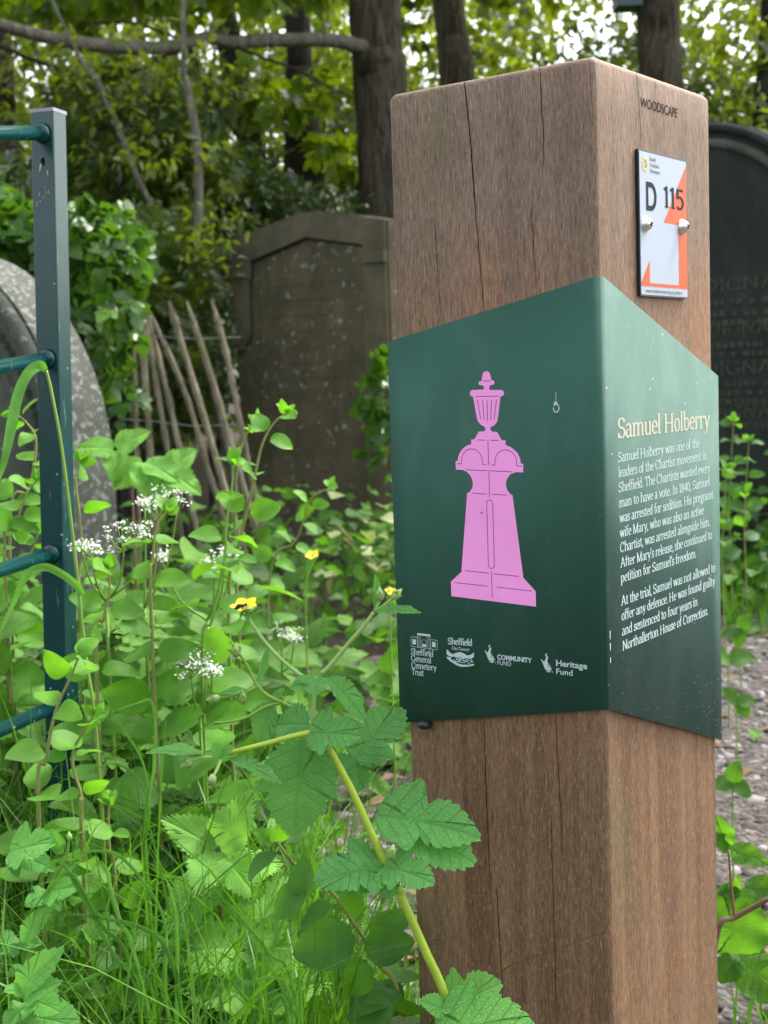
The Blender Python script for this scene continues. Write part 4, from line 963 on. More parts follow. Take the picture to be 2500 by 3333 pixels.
SAP = [('crooked pale sapling leaning left over the fallen palings', [(170, 120), (208, 172), (262, 292), (292, 372), (345, 480), (390, 580)], [8, 13, 13, 13, 13, 13], 7.0), ('upright grey sapling above the fallen palings', [(396, 120), (402, 175), (425, 300), (430, 430), (424, 510), (398, 590)], [12, 15, 18, 19, 19, 20], 6.8),
       ('dark bent sapling crossing behind the grey sapling', [(415, 120), (445, 178), (500, 270), (545, 332), (570, 470)], [14, 17, 20, 22, 24], 9.0), ('twig-thin sapling between the two pale saplings', [(310, 180), (322, 300), (330, 420), (350, 560)], [5, 6, 7, 7], 7.4)]
saps = []
for lb, ln, w, D in SAP: saps.append(tree(lb, ln, D, w, M['bark_grey'] if 'dark' not in lb else M['bark_dark'], top=3.6 if D < 8 else 5, cat='sapling', name='sapling'))

# the upper crowns, mostly above the frame, that shade the stones
for k_, t_ in enumerate((t1, t2, t3, t5, t6, t7)):
    c_ = np.array(t_.location); L = Leaves()
    for _ in range(20):
        blob(L, T_TINY, (c_[0] + rnd.uniform(-2.6, 2.6), c_[1] + rnd.uniform(-2.2, 2.2), rnd.uniform(4.6, 8.6)), (.75, .75, .35), 90, .17, .9)
    L.obj('upper_crown', M['canopy'] if k_ % 2 else M['wood_leaf'], t_)

# green nest box on the trunk
nb_c = ad(1362, 16, 9.1); nb = thing('nest_box', nb_c, 'dark green wooden nest box fixed to the trunk above the bollard', 'nest box')
mb = MB(); o = nb_c + np.array([-.10, -.06, .0]); mb.box(o, (.17, 0, 0), (0, .2, 0), (0, 0, .28)); mb.obj('box_body', M['rail'], nb)
mb = MB(); mb.box(o + np.array([-.015, -.03, .285]), (.20, 0, 0), (0, .25, .04), (0, 0, .016)); mb.obj('box_roof', M['rail'], nb)
mb = MB(); mb.tube([o + np.array([.085, -.004, .19]), o + np.array([.085, .0005, .19])], .016, 14); mb.obj('entrance_hole', M['hole'], nb)

# crowns: clumps of separate leaves round the limbs
def crown(parent, mat, tpl, blobs, size, tint=(0, 1), name='crown', up=.8):
    L = Leaves()
    for c, r, n in blobs: blob(L, tpl, c, r, n, size, up, tint)
    return L.obj(name, mat, parent)
def scatter_blobs(k, x, y, z, r, n, px=None):
    return [((rnd.uniform(*x), rnd.uniform(*y), rnd.uniform(*z)), (lambda q: (q, q, q * .55))(rnd.uniform(*r)), n) for _ in range(k)]
# sycamore-like spray over the bough, top left
bl = []
for k in range(46):
    x = rnd.uniform(-160, 690); y = rnd.uniform(-120, 28); D = rnd.uniform(7.4, 8.8)
    bl.append((ad(x, y, D), (.30, .30, .11), 16))
for x, y, D in ((570, 190, 9.2), (690, 190, 9.2), (590, 235, 9.1), (480, 180, 9), (735, 330, 9.4)): bl.append((ad(x, y, D), (.32, .3, .13), 26))
crown(t1, M['canopy'], T_SYC, bl, .125, (0, 1), up=1.1)
crown(t2, M['wood_leaf'], T_SYC, scatter_blobs(26, (.2, 1.9), (11.6, 13.5), (3.9, 7), (.35, .6), 26), .13, up=1.1)
crown(t3, M['wood_leaf'], T_SIMPLE, [(ad(rnd.uniform(1540, 1820), rnd.uniform(-140, 130), rnd.uniform(7.5, 10)), (.30, .30, .10), 22) for _ in range(16)] + scatter_blobs(16, (1.4, 3.6), (8.5, 11), (4.2, 6.5), (.35, .6), 50), .10, up=1.1)
crown(t4, M['wood_leaf'], T_SIMPLE, [(ad(rnd.uniform(1480, 1850), rnd.uniform(60, 300), rnd.uniform(8.6, 12)), (.36, .36, .16), 50) for _ in range(26)], .085)
crown(t5, M['wood_leaf'], T_SIMPLE, [(ad(rnd.uniform(560, 820), rnd.uniform(120, 330), rnd.uniform(12.6, 14.8)), (.4, .4, .16), 48) for _ in range(26)] + scatter_blobs(14, (-1.6, .6), (11, 13.4), (4, 7), (.4, .7), 60), .10)
crown(t6, M['wood_leaf'], T_SIMPLE, [(ad(rnd.uniform(420, 660), rnd.uniform(140, 420), rnd.uniform(11.9, 13.6)), (.36, .36, .16), 44) for _ in range(24)], .085)
crown(t7, M['wood_leaf'], T_SIMPLE, [(ad(rnd.uniform(-120, 200), rnd.uniform(60, 400), rnd.uniform(9, 11.5)), (.4, .4, .18), 46) for _ in range(24)], .085)
crown(t8, M['canopy'], T_SIMPLE, [(ad(rnd.uniform(600, 860), rnd.uniform(-120, 160), rnd.uniform(12, 15)), (.42, .42, .2), 60) for _ in range(22)], .095, up=1)
for s, (ln, D) in zip(saps, [(q[1], q[3]) for q in SAP]):
    b_ = []
    for x, y in ln:
        for _ in range(3): b_.append((ad(x + rnd.uniform(-70, 70), y + rnd.uniform(-70, 40), D + rnd.uniform(-.4, .4)), (.24, .24, .09), 22))
    crown(s, M['wood_leaf'], T_SIMPLE, b_, .055, (.2, 1))

# evergreen shrubs that close the view behind the stones
def shrub(label, mat, tpl, spots, size, n, r, tint=(0, 1), name='shrub', stems=5, up=.6, cat='shrub'):
    c = np.mean([ad(*s) for s in spots], axis=0)
    t = thing(name, (c[0], c[1], 0), label, cat)
    L = Leaves()
    for x, y, D in spots:
        q = rnd.uniform(.8, 1.25) * r; blob(L, tpl, ad(x, y, D), (q, q, q * .7), n, size, up, tint)
    L.obj('crown', mat, t)
    mb = MB()
    for k in range(stems):
        x, y, D = rnd.choice(spots); e = ad(x, y, D); b = np.array([c[0] + rnd.uniform(-.2, .2), c[1] + rnd.uniform(-.2, .2), -.02])
        mb.tube(spline([b, b * .5 + e * .5 + np.array([rnd.uniform(-.1, .1), rnd.uniform(-.1, .1), .1]), e], 5), [.022 - .0016 * i for i in range(11)], 6)
    mb.obj('trunk', M['bark_dark'], t, smooth=True)
    return t
def area(k, x, y, D): return [(rnd.uniform(*x), rnd.uniform(*y), rnd.uniform(*D)) for _ in range(k)]
shrub('feathery olive-green yew filling the space above the leaning palings', M['yew'], T_NEEDLE, area(84, (150, 425), (215, 560), (7.3, 8.8)), .115, 70, .27)
shrub('dark feathery yew low behind the leaning palings', M['yew'], T_NEEDLE, area(46, (230, 385), (480, 900), (6.4, 7.6)), .105, 70, .25, (0, .55))
shrub('glossy holly bush with white glints beside the gabled gravestone', M['dark'], T_SIMPLE, area(44, (430, 560), (380, 500), (7.8, 9.2)) + area(10, (590, 720), (452, 490), (8, 9.2)), .062, 120, .30)
shrub('dark holly mass beside the left edge of the gabled gravestone', M['dark'], T_SIMPLE, area(46, (330, 540), (480, 900), (7.2, 8.6)), .06, 120, .30, (0, .7))
shrub('shaded bush at the far left behind the railing', M['dark'], T_SIMPLE, area(44, (-140, 130), (360, 700), (6.2, 8.2)), .07, 110, .32, (0, 1))
shrub('dark bush between the stout tree and the bollard', M['dark'], T_SIMPLE, area(30, (740, 960), (250, 520), (9.6, 11)), .075, 110, .34, (.1, .9))
shrub('leafy laurel screen behind the black gravestone', M['dark'], T_SIMPLE, area(70, (1240, 1780), (120, 420), (9.8, 12)), .085, 110, .40, (.1, 1))
# ivy heaped over the stump left of the palings
Zi = zm(0, 700, 420 / 929)
iv = thing('ivy', (lambda p: (p[0], p[1], 0))(Zi(640, 900, 4.4)), 'heap of glossy bright ivy over a stump beside the railing post', 'ivy')
L = Leaves()
for k in range(44): blob(L, T_IVY, ad(rnd.uniform(120, 285), rnd.uniform(440, 700) , rnd.uniform(4.1, 4.8)), (.09, .09, .07), 13, .062, .5)
for k in range(34): blob(L, T_IVY, ad(rnd.uniform(-120, 75), rnd.uniform(425, 560), rnd.uniform(4.2, 4.9)), (.10, .09, .06), 14, .06, .6)
for k in range(14): blob(L, T_IVY, ad(rnd.uniform(170, 270), rnd.uniform(690, 930), rnd.uniform(4.4, 5.0)), (.09, .09, .09), 8, .055, .3, (0, .4))
L.obj('foliage', M['ivy'], iv)
mb = MB()
for k in range(7):
    x = rnd.uniform(150, 260); mb.tube(spline([ad(x, 500, 4.7), ad(x + rnd.uniform(-15, 15), 720, 4.72), ad(x + rnd.uniform(-20, 20), 1000, 4.8)], 6), .012, 6, wob=.15)
mb.obj('stems', M['bark_dark'], iv, smooth=True)
# ivy climbing the right edge of the gabled stone
iv2 = thing('ivy', (G0 + ST * .46 + SN * .08) * np.array([1, 1, 0]), 'green ivy trail climbing the right side of the gabled gravestone', 'ivy')
L = Leaves(); Z7 = zm(600, 600, 750 / 1508)
for x, y in ((1270, 1180), (1300, 1240), (1235, 1270), (1320, 1320), (1200, 1380), (1260, 1400), (1330, 1440), (1195, 1500), (1240, 1520), (1320, 1580), (1270, 1640), (1340, 1500), (1320, 1640), (1260, 1790), (1210, 1800)):
    blob(L, T_IVY, Z7(x, y, 5.9), (.045, .045, .05), 4, .075, .2, (.2, 1))
L.obj('foliage', M['ivy'], iv2)
mb = MB(); mb.tube(spline([Z7(1330, 1150, 5.95), Z7(1290, 1400, 5.95), Z7(1330, 1650, 5.95), Z7(1310, 1850, 5.95)], 6), .005, 6); mb.obj('stem', M['stem_brown'], iv2, smooth=True)

# the wood beyond, one mass of leaves, with a few far trunks
L = Leaves()
for k in range(1000):
    x = rnd.uniform(-11, 11); y = rnd.uniform(13.5, 21); z = rnd.uniform(0, 8.5)
    if 0 < x < 5 and z > 3.2 and rnd.random() < .20: continue
    q = rnd.uniform(.5, .95); blob(L, T_TINY, (x, y, z), (q, q, q * .6), 95, .15, .8, (0, 1) if rnd.random() < .6 else (0, .35))
tag(L.obj('distant_woodland', M['wood_leaf']), 'mass of green woodland foliage closing the view behind the trees', 'woodland', kind='stuff')
# ------------------------------------------------------------------ plants
TOCAM = lambda p: (CAM - np.array(p)) / np.linalg.norm(CAM - np.array(p))
def ground_pt(p, q=None):
    """where a stem through p (coming down from q) meets the soil"""
    p = np.array(p, float)
    if q is None: return np.array([p[0], p[1], -.01])
    d = p - np.array(q, float); k = p[2] / max(.25, -d[2]); k = min(k, .5)
    return np.array([p[0] + d[0] * k * .5, p[1] + d[1] * k * .5, -.01])
def stem(pts, r0, r1, mat, parent, name='stem', n=7, seg=6):
    P = spline(pts, seg); mb = MB(); mb.tube(P, np.linspace(r0, r1, len(P)), n); return mb.obj(name, mat, parent, smooth=True), P

def snowberry(label, pts, lmin, lmax, step=.055, top_tint=(.6, 1), group=None, sd=0, brown=True, start=None):
    """arching stem with opposite rounded leaves; pts from tip down; roots itself"""
    g = ground_pt(pts[-1], pts[-2]); full = [g] + [np.array(p) for p in pts[::-1]]
    t = thing('snowberry', (g[0], g[1], 0), label, 'shrub stem', group)
    _, P = stem(full, .0026, .0011, M['stem_brown'] if brown else M['stem'], t)
    L = Leaves(); ln = np.concatenate([[0], np.cumsum(np.linalg.norm(np.diff(P, axis=0), axis=1))]); tot = ln[-1]
    r = np.random.default_rng(sd + 5); s = .10 if start is None else start * tot; k = 0
    while s < tot:
        f = s / tot; p = np.array([np.interp(s, ln, P[:, i]) for i in range(3)]); q = np.array([np.interp(min(tot, s + .01), ln, P[:, i]) for i in range(3)]); ax = q - p; ax /= np.linalg.norm(ax) + 1e-9
        side = np.cross(ax, [0, 1, 0]); side /= np.linalg.norm(side); oth = np.cross(ax, side)
        a = k * 1.45 + r.normal() * .35; v = side * math.cos(a) + oth * math.sin(a)
        size = 1.35 * lmin + 1.35 * (lmax - lmin) * (1 - max(0, f - .35) / .65) * (.75 + .4 * r.random())
        for sg in (1, -1):
            d = v * sg + ax * .25 + r.normal(size=3) * .18; d[2] += .05
            nn = np.array([0, 0, .75]) + TOCAM(p) * .6 + r.normal(size=3) * .42
            L.add(T_ROUND if r.random() < .6 else T_OVAL, p + d / np.linalg.norm(d) * .006, d, nn, size, top_tint[0] * f + (top_tint[1] - top_tint[0]) * r.random() * (.3 + .7 * f) + .05)
        s += step * (.8 + .5 * r.random()) * (1 - .35 * f); k += 1
    e = P[-1]
    for j in range(5):
        d = (P[-1] - P[-3]); d = d / np.linalg.norm(d) + r.normal(size=3) * .75
        L.add(T_OVAL, e, d, TOCAM(e) + r.normal(size=3) * .5, lmin * (.55 + .5 * r.random()), .9 + .1 * r.random())
    L.obj('foliage', M['snow'], t); return t
Z5 = zm(0, 1000, 1300 / 1659); Z6 = zm(0, 2100, 1300 / 1659); Z8 = zm(400, 1800, 1300 / 1659)
snowberry('tallest snowberry shoot arching right in front of the gabled gravestone', [Z5(1190, 440, 1.72), Z5(1140, 480, 1.72), Z5(1090, 570, 1.72), Z5(1050, 740, 1.72), Z5(1000, 960, 1.74), Z5(950, 1300, 1.76)], .022, .046, .062, sd=1)
snowberry('upright snowberry shoot just left of the arching one', [Z5(970, 650, 1.66), Z5(962, 760, 1.66), Z5(940, 900, 1.66), Z5(930, 1060, 1.66), Z5(880, 1300, 1.66), Z5(840, 1520, 1.66)], .024, .062, .06, sd=2, brown=False)
snowberry('snowberry shoot with big leaves beside the white umbels', [Z5(690, 850, 1.62), Z5(650, 920, 1.62), Z5(635, 1050, 1.62), Z5(630, 1330, 1.62)], .024, .060, .06, sd=3)
snowberry('snowberry stem hooked over behind the railing post', [Z5(60, 440, 1.95), Z5(110, 480, 1.95), Z5(150, 560, 1.95), Z5(120, 760, 1.95), Z5(40, 980, 1.95)], .024, .044, .05, sd=4)
snowberry('snowberry stem at the left frame edge under the lower rail', [Z5(150, 720, 1.85), Z5(100, 800, 1.85), Z5(60, 930, 1.85), Z5(20, 1040, 1.85)], .026, .05, .05, sd=5)
snowberry('snowberry stem leaning right behind the lower rail', [Z5(160, 940, 1.9), Z5(110, 1080, 1.9), Z5(80, 1220, 1.9), Z5(30, 1440, 1.9)], .026, .05, .05, sd=6)
snowberry('bright yellow-green snowberry shoot in front of the lowest rail', [Z6(330, 40, 1.42), Z6(290, 140, 1.42), Z6(230, 280, 1.42), Z6(190, 480, 1.42), Z6(160, 680, 1.42)], .028, .046, .06, (.8, 1), sd=7)
snowberry('short snowberry shoot with small lime leaves right of the railing post', [Z6(390, 290, 1.44), Z6(350, 350, 1.44), Z6(300, 470, 1.44), Z6(340, 640, 1.44), Z6(340, 800, 1.44)], .020, .034, .05, (.9, 1), sd=8)
snowberry('low snowberry shoot with lime tip in the long grass', [Z6(455, 660, 1.5), Z6(450, 720, 1.5), Z6(455, 850, 1.5), Z6(480, 1000, 1.5)], .020, .045, .05, (.7, 1), sd=9)
snowberry('snowberry stem beside the top of the railing post behind it', [Z5(330, 640, 1.9), Z5(315, 720, 1.9), Z5(330, 860, 1.9), Z5(340, 1050, 1.9), Z5(330, 1300, 1.9)], .026, .05, .06, (.5, .9), sd=10)
snowberry('distant snowberry shoot leaning right before the gabled gravestone', [Z5(1370, 750, 2.7), Z5(1290, 800, 2.7), Z5(1230, 970, 2.75), Z5(1120, 1130, 2.8)], .024, .05, .07, (.6, 1), sd=11)
snowberry('slim snowberry shoot with leaf pairs left of the umbel stems', [Z5(450, 1080, 1.6), Z5(455, 1180, 1.6), Z5(430, 1300, 1.6), Z5(400, 1500, 1.6)], .026, .05, .06, (.6, 1), sd=12)
snowberry('shady snowberry stem behind the upright shoot', [Z5(1060, 470, 2.0), Z5(1010, 560, 2.0), Z5(985, 680, 2.0), Z5(975, 900, 2.02), Z5(985, 1200, 2.05)], .020, .040, .07, (.3, .6), sd=13)
snowberry('dark-leaved snowberry stem at the foot of the bollard', [Z8(640, 1200, 1.24), Z8(720, 1300, 1.24), Z8(860, 1400, 1.24), Z8(960, 1540, 1.24), Z8(1060, 1700, 1.24), Z8(1160, 1940, 1.24)], .026, .050, .05, (.15, .4), sd=14)

# explicit round leaves of the dark stem
FRONT = [((740, 1430), (745, 1275), .30), ((760, 1400), (600, 1500), .25), ((965, 1600), (690, 1660), .05), ((960, 1380), (940, 1530), .05), ((1000, 1640), (1215, 1620), .0), ((1010, 1690), (940, 1860), .1), ((1130, 1880), (920, 1920), .05)]
L = Leaves()
for a, b, ti in FRONT:
    p, q = Z8(*a, 1.2), Z8(*b, 1.2); L.add(T_OVAL, p, q - p, TOCAM(p) + unit(1)[0] * .35 + np.array([0, 0, .25]), np.linalg.norm(q - p), ti + .12, 1.15)
sbf = [o for o in COL.objects if o.get('label') == 'dark-leaved snowberry stem at the foot of the bollard'][0]
L.obj('foliage', M['snow'], sbf)

# nettles
def nettle(label, pts, size, D, tiers, sd):
    r = np.random.default_rng(sd); g = ground_pt(pts[-1], pts[-2]); full = [g] + pts[::-1]
    t = thing('nettle', (g[0], g[1], 0), label, 'nettle'); _, P = stem(full, .003, .0016, M['stem_red'], t)
    L = Leaves()
    for i, (p, dirs, s) in enumerate(tiers):
        for d in dirs:
            p2 = p + np.array(d) * 0.0
            dv = C_R * d[0] + C_U * d[1] + C_F * d[2]
            nn = TOCAM(p) * .8 + np.array([0, 0, .55]) + r.normal(size=3) * .15
            L.add(T_NETTLE, p + dv * .004, dv, nn, s * 1.3 * (.9 + .2 * r.random()), .4 + .6 * r.random())
    L.obj('foliage', M['nettle'], t); return t
nettle('pale green nettle standing in the grass left of the bollard', [Z8(400, 1215, 1.5), Z8(395, 1300, 1.5), Z8(405, 1500, 1.5), Z8(415, 1940, 1.5)], .06, 1.5,
       [(Z8(395, 1235, 1.5), [(-.75, .55, -.2), (.45, .8, -.1), (.85, -.75, -.5), (-.2, -.3, -.9)], .050), (Z8(405, 1330, 1.5), [(-.9, -.75, -.3), (.6, .1, .4)], .066), (Z8(405, 1520, 1.5), [(-.5, -.55, -.5), (.6, .5, .3)], .058), (Z8(500, 1640, 1.46), [(-1, .08, -.3), (.5, .75, .2), (.45, -.85, -.5), (1, .1, -.2)], .070), (Z8(560, 1850, 1.44), [(.1, -.9, -.5), (-.8, .3, -.2), (.9, .3, 0)], .062)], 3)
nettle('second pale nettle with broad leaves behind the tall avens', [Z8(560, 1510, 1.56), Z8(560, 1600, 1.56), Z8(570, 1760, 1.56)], .06, 1.56,
       [(Z8(570, 1580, 1.54), [(.3, .9, .1), (.9, -.2, -.3), (-.6, -.5, -.5)], .060), (Z8(640, 1600, 1.54), [(.6, .55, -.2), (.7, -.6, -.4)], .055)], 4)
nettle('nettle in the shade right of the railing post', [Z5(560, 560, 2.5), Z5(560, 740, 2.5), Z5(555, 900, 2.5)], .07, 2.5,
       [(Z5(600, 640, 2.5), [(-.6, -.6, -.4), (.7, -.3, -.3), (.2, -.8, -.6)], .056), (Z5(690, 680, 2.5), [(.8, -.4, -.4), (-.2, -.8, -.5), (.6, .5, .2)], .056), (Z5(480, 590, 2.5), [(-.9, .1, -.3), (.6, .4, 0), (.1, -.8, -.4)], .048)], 6)

# cow parsley: flat heads of tiny white florets
T_FLORET = (lambda n=7: (np.array([(0, 0, .05)] + [((.55 if k % 2 else 1) * math.cos(2 * math.pi * k / (2 * n)), (.55 if k % 2 else 1) * math.sin(2 * math.pi * k / (2 * n)), 0) for k in range(2 * n)]), np.array([(0, k + 1, (k + 1) % (2 * n) + 1) for k in range(2 * n)]), np.zeros((2 * n + 1, 2))))(5)
def umbel(c, rad, parent, n=9, sd=0, up=None):
    r = np.random.default_rng(sd); L = Leaves(); mb = MB(); base = c - np.array([0, 0, rad * 1.1])
    for k in range(n):
        a = k * 2.4; q = math.sqrt((k + .5) / n) * rad; h = c + np.array([q * math.cos(a), q * math.sin(a), -q * q / rad * .35 - .55 * q * math.sin(a) * -1 + r.normal() * .003])
        mb.tube([base, (base + h) / 2 + np.array([q * .1 * math.cos(a), q * .1 * math.sin(a), -.002]), h], .0006, 5)
        m = 12; off = r.normal(size=(m, 3)) * np.array([.0042, .0042, .0026])
        L.add(T_FLORET, h + off, r.normal(size=(m, 3)) * np.array([1, 1, .1]), np.array([0, 0, 1]) + r.normal(size=(m, 3)) * .4 + TOCAM(h) * .8, .0013 + .0007 * r.random(m))
    o = L.obj('flower_head', M['petal_w'], parent); mb.obj('flower_stalks', M['stem'], parent); return base
T_FERN = merge_tpl([xf_tpl(strip_leaf(w_wedge(.26), 10, (-1, 0, 1), .1, .15, 5, .6), s, a, (0, y, 0)) for y, a, s in ((0, 0, .9), (.05, 1.0, .55), (.05, -1.0, .55), (.25, .9, .5), (.25, -.9, .5), (.45, .8, .4), (.45, -.8, .4))])
def parsley(label, heads, foot, sd):
    g = ground_pt(foot); t = thing('cow_parsley', (g[0], g[1], 0), label, 'wildflower'); r = np.random.default_rng(sd)
    mid = foot
    stem([g, foot], .0028, .0022, M['stem'], t)
    for i, (c, rad) in enumerate(heads):
        rad = rad * .85; b = umbel(c, rad, t, 7 if rad < .022 else 10, sd * 7 + i); stem([mid, mid * .5 + b * .5 + np.array([(b - mid)[0] * .15, 0, -.01]), b], .0018, .001, M['stem'], t)
    L = Leaves(); 
    for k in range(7):
        p = g + (foot - g) * rnd.uniform(.15, .95); d = unit(1)[0]; d[2] = .25; L.add(T_FERN, p, d, np.array([0, 0, 1]) + TOCAM(p) * .6, rnd.uniform(.07, .11), rnd.random())
    L.obj('foliage', M['herb'], t)
parsley('cow parsley with the two highest white umbels left of the bollard', [(Z5(655, 785, 1.78), .031), (Z5(735, 785, 1.78), .018), (Z5(600, 800, 1.8), .012)], Z5(600, 1250, 1.8), 1)
parsley('cow parsley with a round white umbel beside the railing post', [(Z5(510, 925, 1.72), .030), (Z5(598, 915, 1.72), .016), (Z5(375, 990, 1.7), .019), (Z5(335, 982, 1.7), .010)], Z5(440, 1220, 1.75), 2)
parsley('cow parsley with white umbels low behind the yellow-flowered avens', [(Z5(790, 1460, 1.62), .026), (Z5(850, 1475, 1.62), .020), (Z5(880, 1500, 1.6), .012), (Z5(720, 1450, 1.64), .010)], Z5(830, 1700, 1.66), 3)
parsley('small cow parsley with half-open umbels on a pale stem', [(Z5(935, 1010, 1.85), .013), (Z5(890, 1045, 1.85), .016), (Z5(675, 1040, 1.85), .009), (Z5(960, 1025, 1.85), .007)], Z5(860, 1300, 1.9), 4)
parsley('cow parsley with blurred white umbels nearest the bollard', [(Z5(1165, 1340, 2.2), .024), (Z5(1220, 1355, 2.2), .015)], Z5(1170, 1520, 2.25), 5)

# herb bennet (wood avens): the sharp plant in front of the bollard, and two at the lower left
def geum_leaf(t, name, base, tip, tpl, nrm_tilt=(0, 0), wid=1.0, tint=.5, droop=None):
    base, tip = np.array(base), np.array(tip); d = tip - base
    nn = TOCAM(base) * 1.0 + C_R * nrm_tilt[0] + C_U * (nrm_tilt[1] + .35)
    L = Leaves(); L.add(tpl, base, d, nn, np.linalg.norm(d), [tint], wid); return L.obj(name, M['geum'], t)
def bud(t, p, d, r=.0035):
    d = np.array(d, float) / np.linalg.norm(d); mb = MB(); P = [np.array(p) + d * r * k for k in (-1, -.3, .5, 1.3, 2.2)]
    mb.tube(P, [r * .35, r * .9, r, r * .6, r * .1], 8); o = mb.obj('flower_bud', M['bud'], t, smooth=True)
    L = Leaves()
    for k in range(5):
        a = 2 * math.pi * k / 5; x = np.cross(d, [.3, .2, .9]); x /= np.linalg.norm(x); y = np.cross(d, x); q = x * math.cos(a) + y * math.sin(a)
        L.add(T_OVAL, np.array(p) - d * r * .6, q * .75 + d * .6, d * -.4 + q, r * 2.2, [.8], .8)
    L.obj('sepal', M['geum'], o)
D0 = 1.04
Q = lambda x, y, dz=0: Z8(x, y, D0 + dz)
foot = Q(1360, 1900); gpt = np.array([foot[0] + .075, foot[1] - .03, -.01])
gm = thing('wood_avens', (gpt[0], gpt[1], 0), 'sharp toothed-leaved wood avens with one yellow flower leaning across the bollard', 'wildflower')
stem([gpt, foot * .6 + gpt * .4 + np.array([.012, 0, 0]), foot, Q(1255, 1650), Q(1150, 1410)], .0037, .0033, M['stem_bright'], gm, n=10)
stem([Q(1150, 1410), Q(1095, 1300), Q(1030, 1160), Q(950, 985), Q(850, 800)], .0033, .0028, M['stem_bright'], gm, n=10)
stem([Q(850, 800), Q(805, 740, .004), Q(790, 700, .004), Q(795, 570), Q(803, 515)], .0020, .0018, M['stem_pale'], gm, n=8)
stem([Q(800, 740), Q(700, 762, -.01), Q(600, 790, -.015), Q(500, 815, -.02), Q(420, 838, -.02)], .0022, .0017, M['stem_bright'], gm)
stem([Q(770, 520), Q(735, 505), Q(660, 445), Q(590, 370), Q(540, 300), Q(520, 262)], .0017, .0013, M['stem_pale'], gm)
stem([Q(825, 500), Q(860, 468), Q(940, 372), Q(1000, 305), Q(1042, 245)], .0019, .0015, M['stem_pale'], gm)
stem([Q(660, 620, .03), Q(600, 592, .03), Q(555, 545, .03), Q(520, 475, .03), Q(485, 420, .03), Q(455, 378, .03)], .0017, .0011, M['stem'], gm)
stem([Q(560, 555, .03), Q(500, 582, .03), Q(440, 596, .03), Q(395, 602, .03)], .0012, .0009, M['stem'], gm)
stem([Q(660, 620, .03), Q(590, 640, .03), Q(520, 680, .03), Q(450, 700, .03), Q(380, 705, .03)], .0014, .0010, M['stem'], gm)
stem([Q(660, 620, .03), Q(730, 660, .03), Q(790, 720, .01)], .0016, .0017, M['stem'], gm)
stem([Q(400, 850, -.02), Q(340, 850, -.02), Q(290, 865, -.02)], .0013, .0011, M['stem_pale'], gm)
stem([Q(410, 850, -.02), Q(395, 890, -.025), Q(378, 925, -.03)], .0013, .0011, M['stem_pale'], gm)
stem([Q(1045, 240), Q(1062, 210), Q(1070, 190)], .0011, .0010, M['stem_pale'], gm)
stem([Q(1050, 240), Q(1085, 215), Q(1120, 188)], .0012, .0011, M['stem_pale'], gm)
mb = MB(); mb.tube([Q(1372, 1915, -.004), Q(1360, 1900, -.004), Q(1350, 1880, -.004)], [.0036, .0044, .0032], 10); mb.obj('stem_node', M['bud'], gm, smooth=True)
GLV = [((742, 775), (702, 1195), T_GEUM_BIG, (0, .5), 1.0, .25), ((778, 715, .012), (625, 700, .02), T_GEUM1, (-.2, .3), 1.9, .35), ((775, 750, -.006), (972, 735, -.02), T_GEUM3, (.1, .35), 1.05, .45), ((625, 615, .03), (545, 795, .03), T_GEUM1, (-.5, .1), 1.15, .2), ((800, 520, -.004), (800, 575, -.02), T_GEUM3, (0, .2), 1.4, .4), ((800, 520, -.003), (700, 548, -.015), T_GEUM1, (0, .5), .9, .5),
       ((850, 515, .004), (1030, 670, .01), T_GEUM1, (.6, .5), .9, .35), ((1085, 1300, -.004), (815, 1330, -.03), T_GEUM3, (-.1, .5), .95, .3), ((1088, 1300, -.01), (1282, 1345, -.03), T_GEUM3, (.2, .35), 1.0, .5), ((1090, 1300, -.012), (1110, 1425, -.03), T_GEUM1, (.1, .2), 1.2, .55), ((1090, 1310, -.008), (935, 1395, -.025), T_GEUM1, (0, .2), 1.0, .45),
       ((1062, 1092, .02), (1475, 1128, .0), T_GEUM3, (.15, .55), .80, .55), ((1150, 1130, .01), (1472, 1258, .0), T_GEUM1, (.1, .35), 1.1, .6), ((1350, 1905, -.004), (1540, 1775, -.02), T_GEUM3, (.1, .4), 1.05, .8), ((1350, 1905, -.01), (1250, 1850, -.02), T_GEUM1, (.1, .4), 1.2, .7), ((1300, 1975, -.02), (1680, 1930, -.05), T_GEUM3, (.1, .4), .85, .85),
       ((345, 838, -.02), (108, 790, -.03), T_GEUM1, (-.2, 1.8), .55, .75), ((435, 852, -.02), (660, 918, -.03), T_GEUM1, (.2, 1.5), .60, .6), ((400, 850, -.022), (385, 795, -.03), T_GEUM1, (0, .4), 1.3, .7), ((400, 850, -.02), (445, 800, -.03), T_GEUM1, (.3, .4), .9, .7),
       ((1045, 243), (1070, 85, .01), T_GEUM1, (.9, 0), .50, .8), ((1045, 243, -.002), (1222, 214, -.02), T_GEUM1, (.1, 1.4), .55, .6), ((965, 852, .09), (1150, 630, .10), T_GEUM3, (-.2, .2), .95, .5), ((965, 852, .09), (985, 985, .08), T_GEUM3, (0, .3), 1.1, .4), ((965, 852, .09), (840, 905, .09), T_GEUM1, (0, .3), 1.1, .35),
       ((455, 380, .03), (440, 365, .03), T_GEUM1, (0, .4), .6, .8), ((490, 430, .03), (435, 395, .03), T_GEUM1, (0, .5), .5, .8), ((555, 545, .03), (620, 380, .04), T_GEUM1, (.8, .2), .35, .7), ((520, 570, .03), (390, 570, .03), T_GEUM1, (0, .9), .5, .8), ((450, 700, .03), (340, 708, .03), T_GEUM1, (0, .9), .4, .7), ((620, 610, .03), (668, 560, .03), T_GEUM1, (.4, .45), .8, .5)]
for b, tp, tpl, tilt, wid, ti in GLV: geum_leaf(gm, 'leaf', Q(*b), Q(*tp), tpl, tilt, wid, ti)
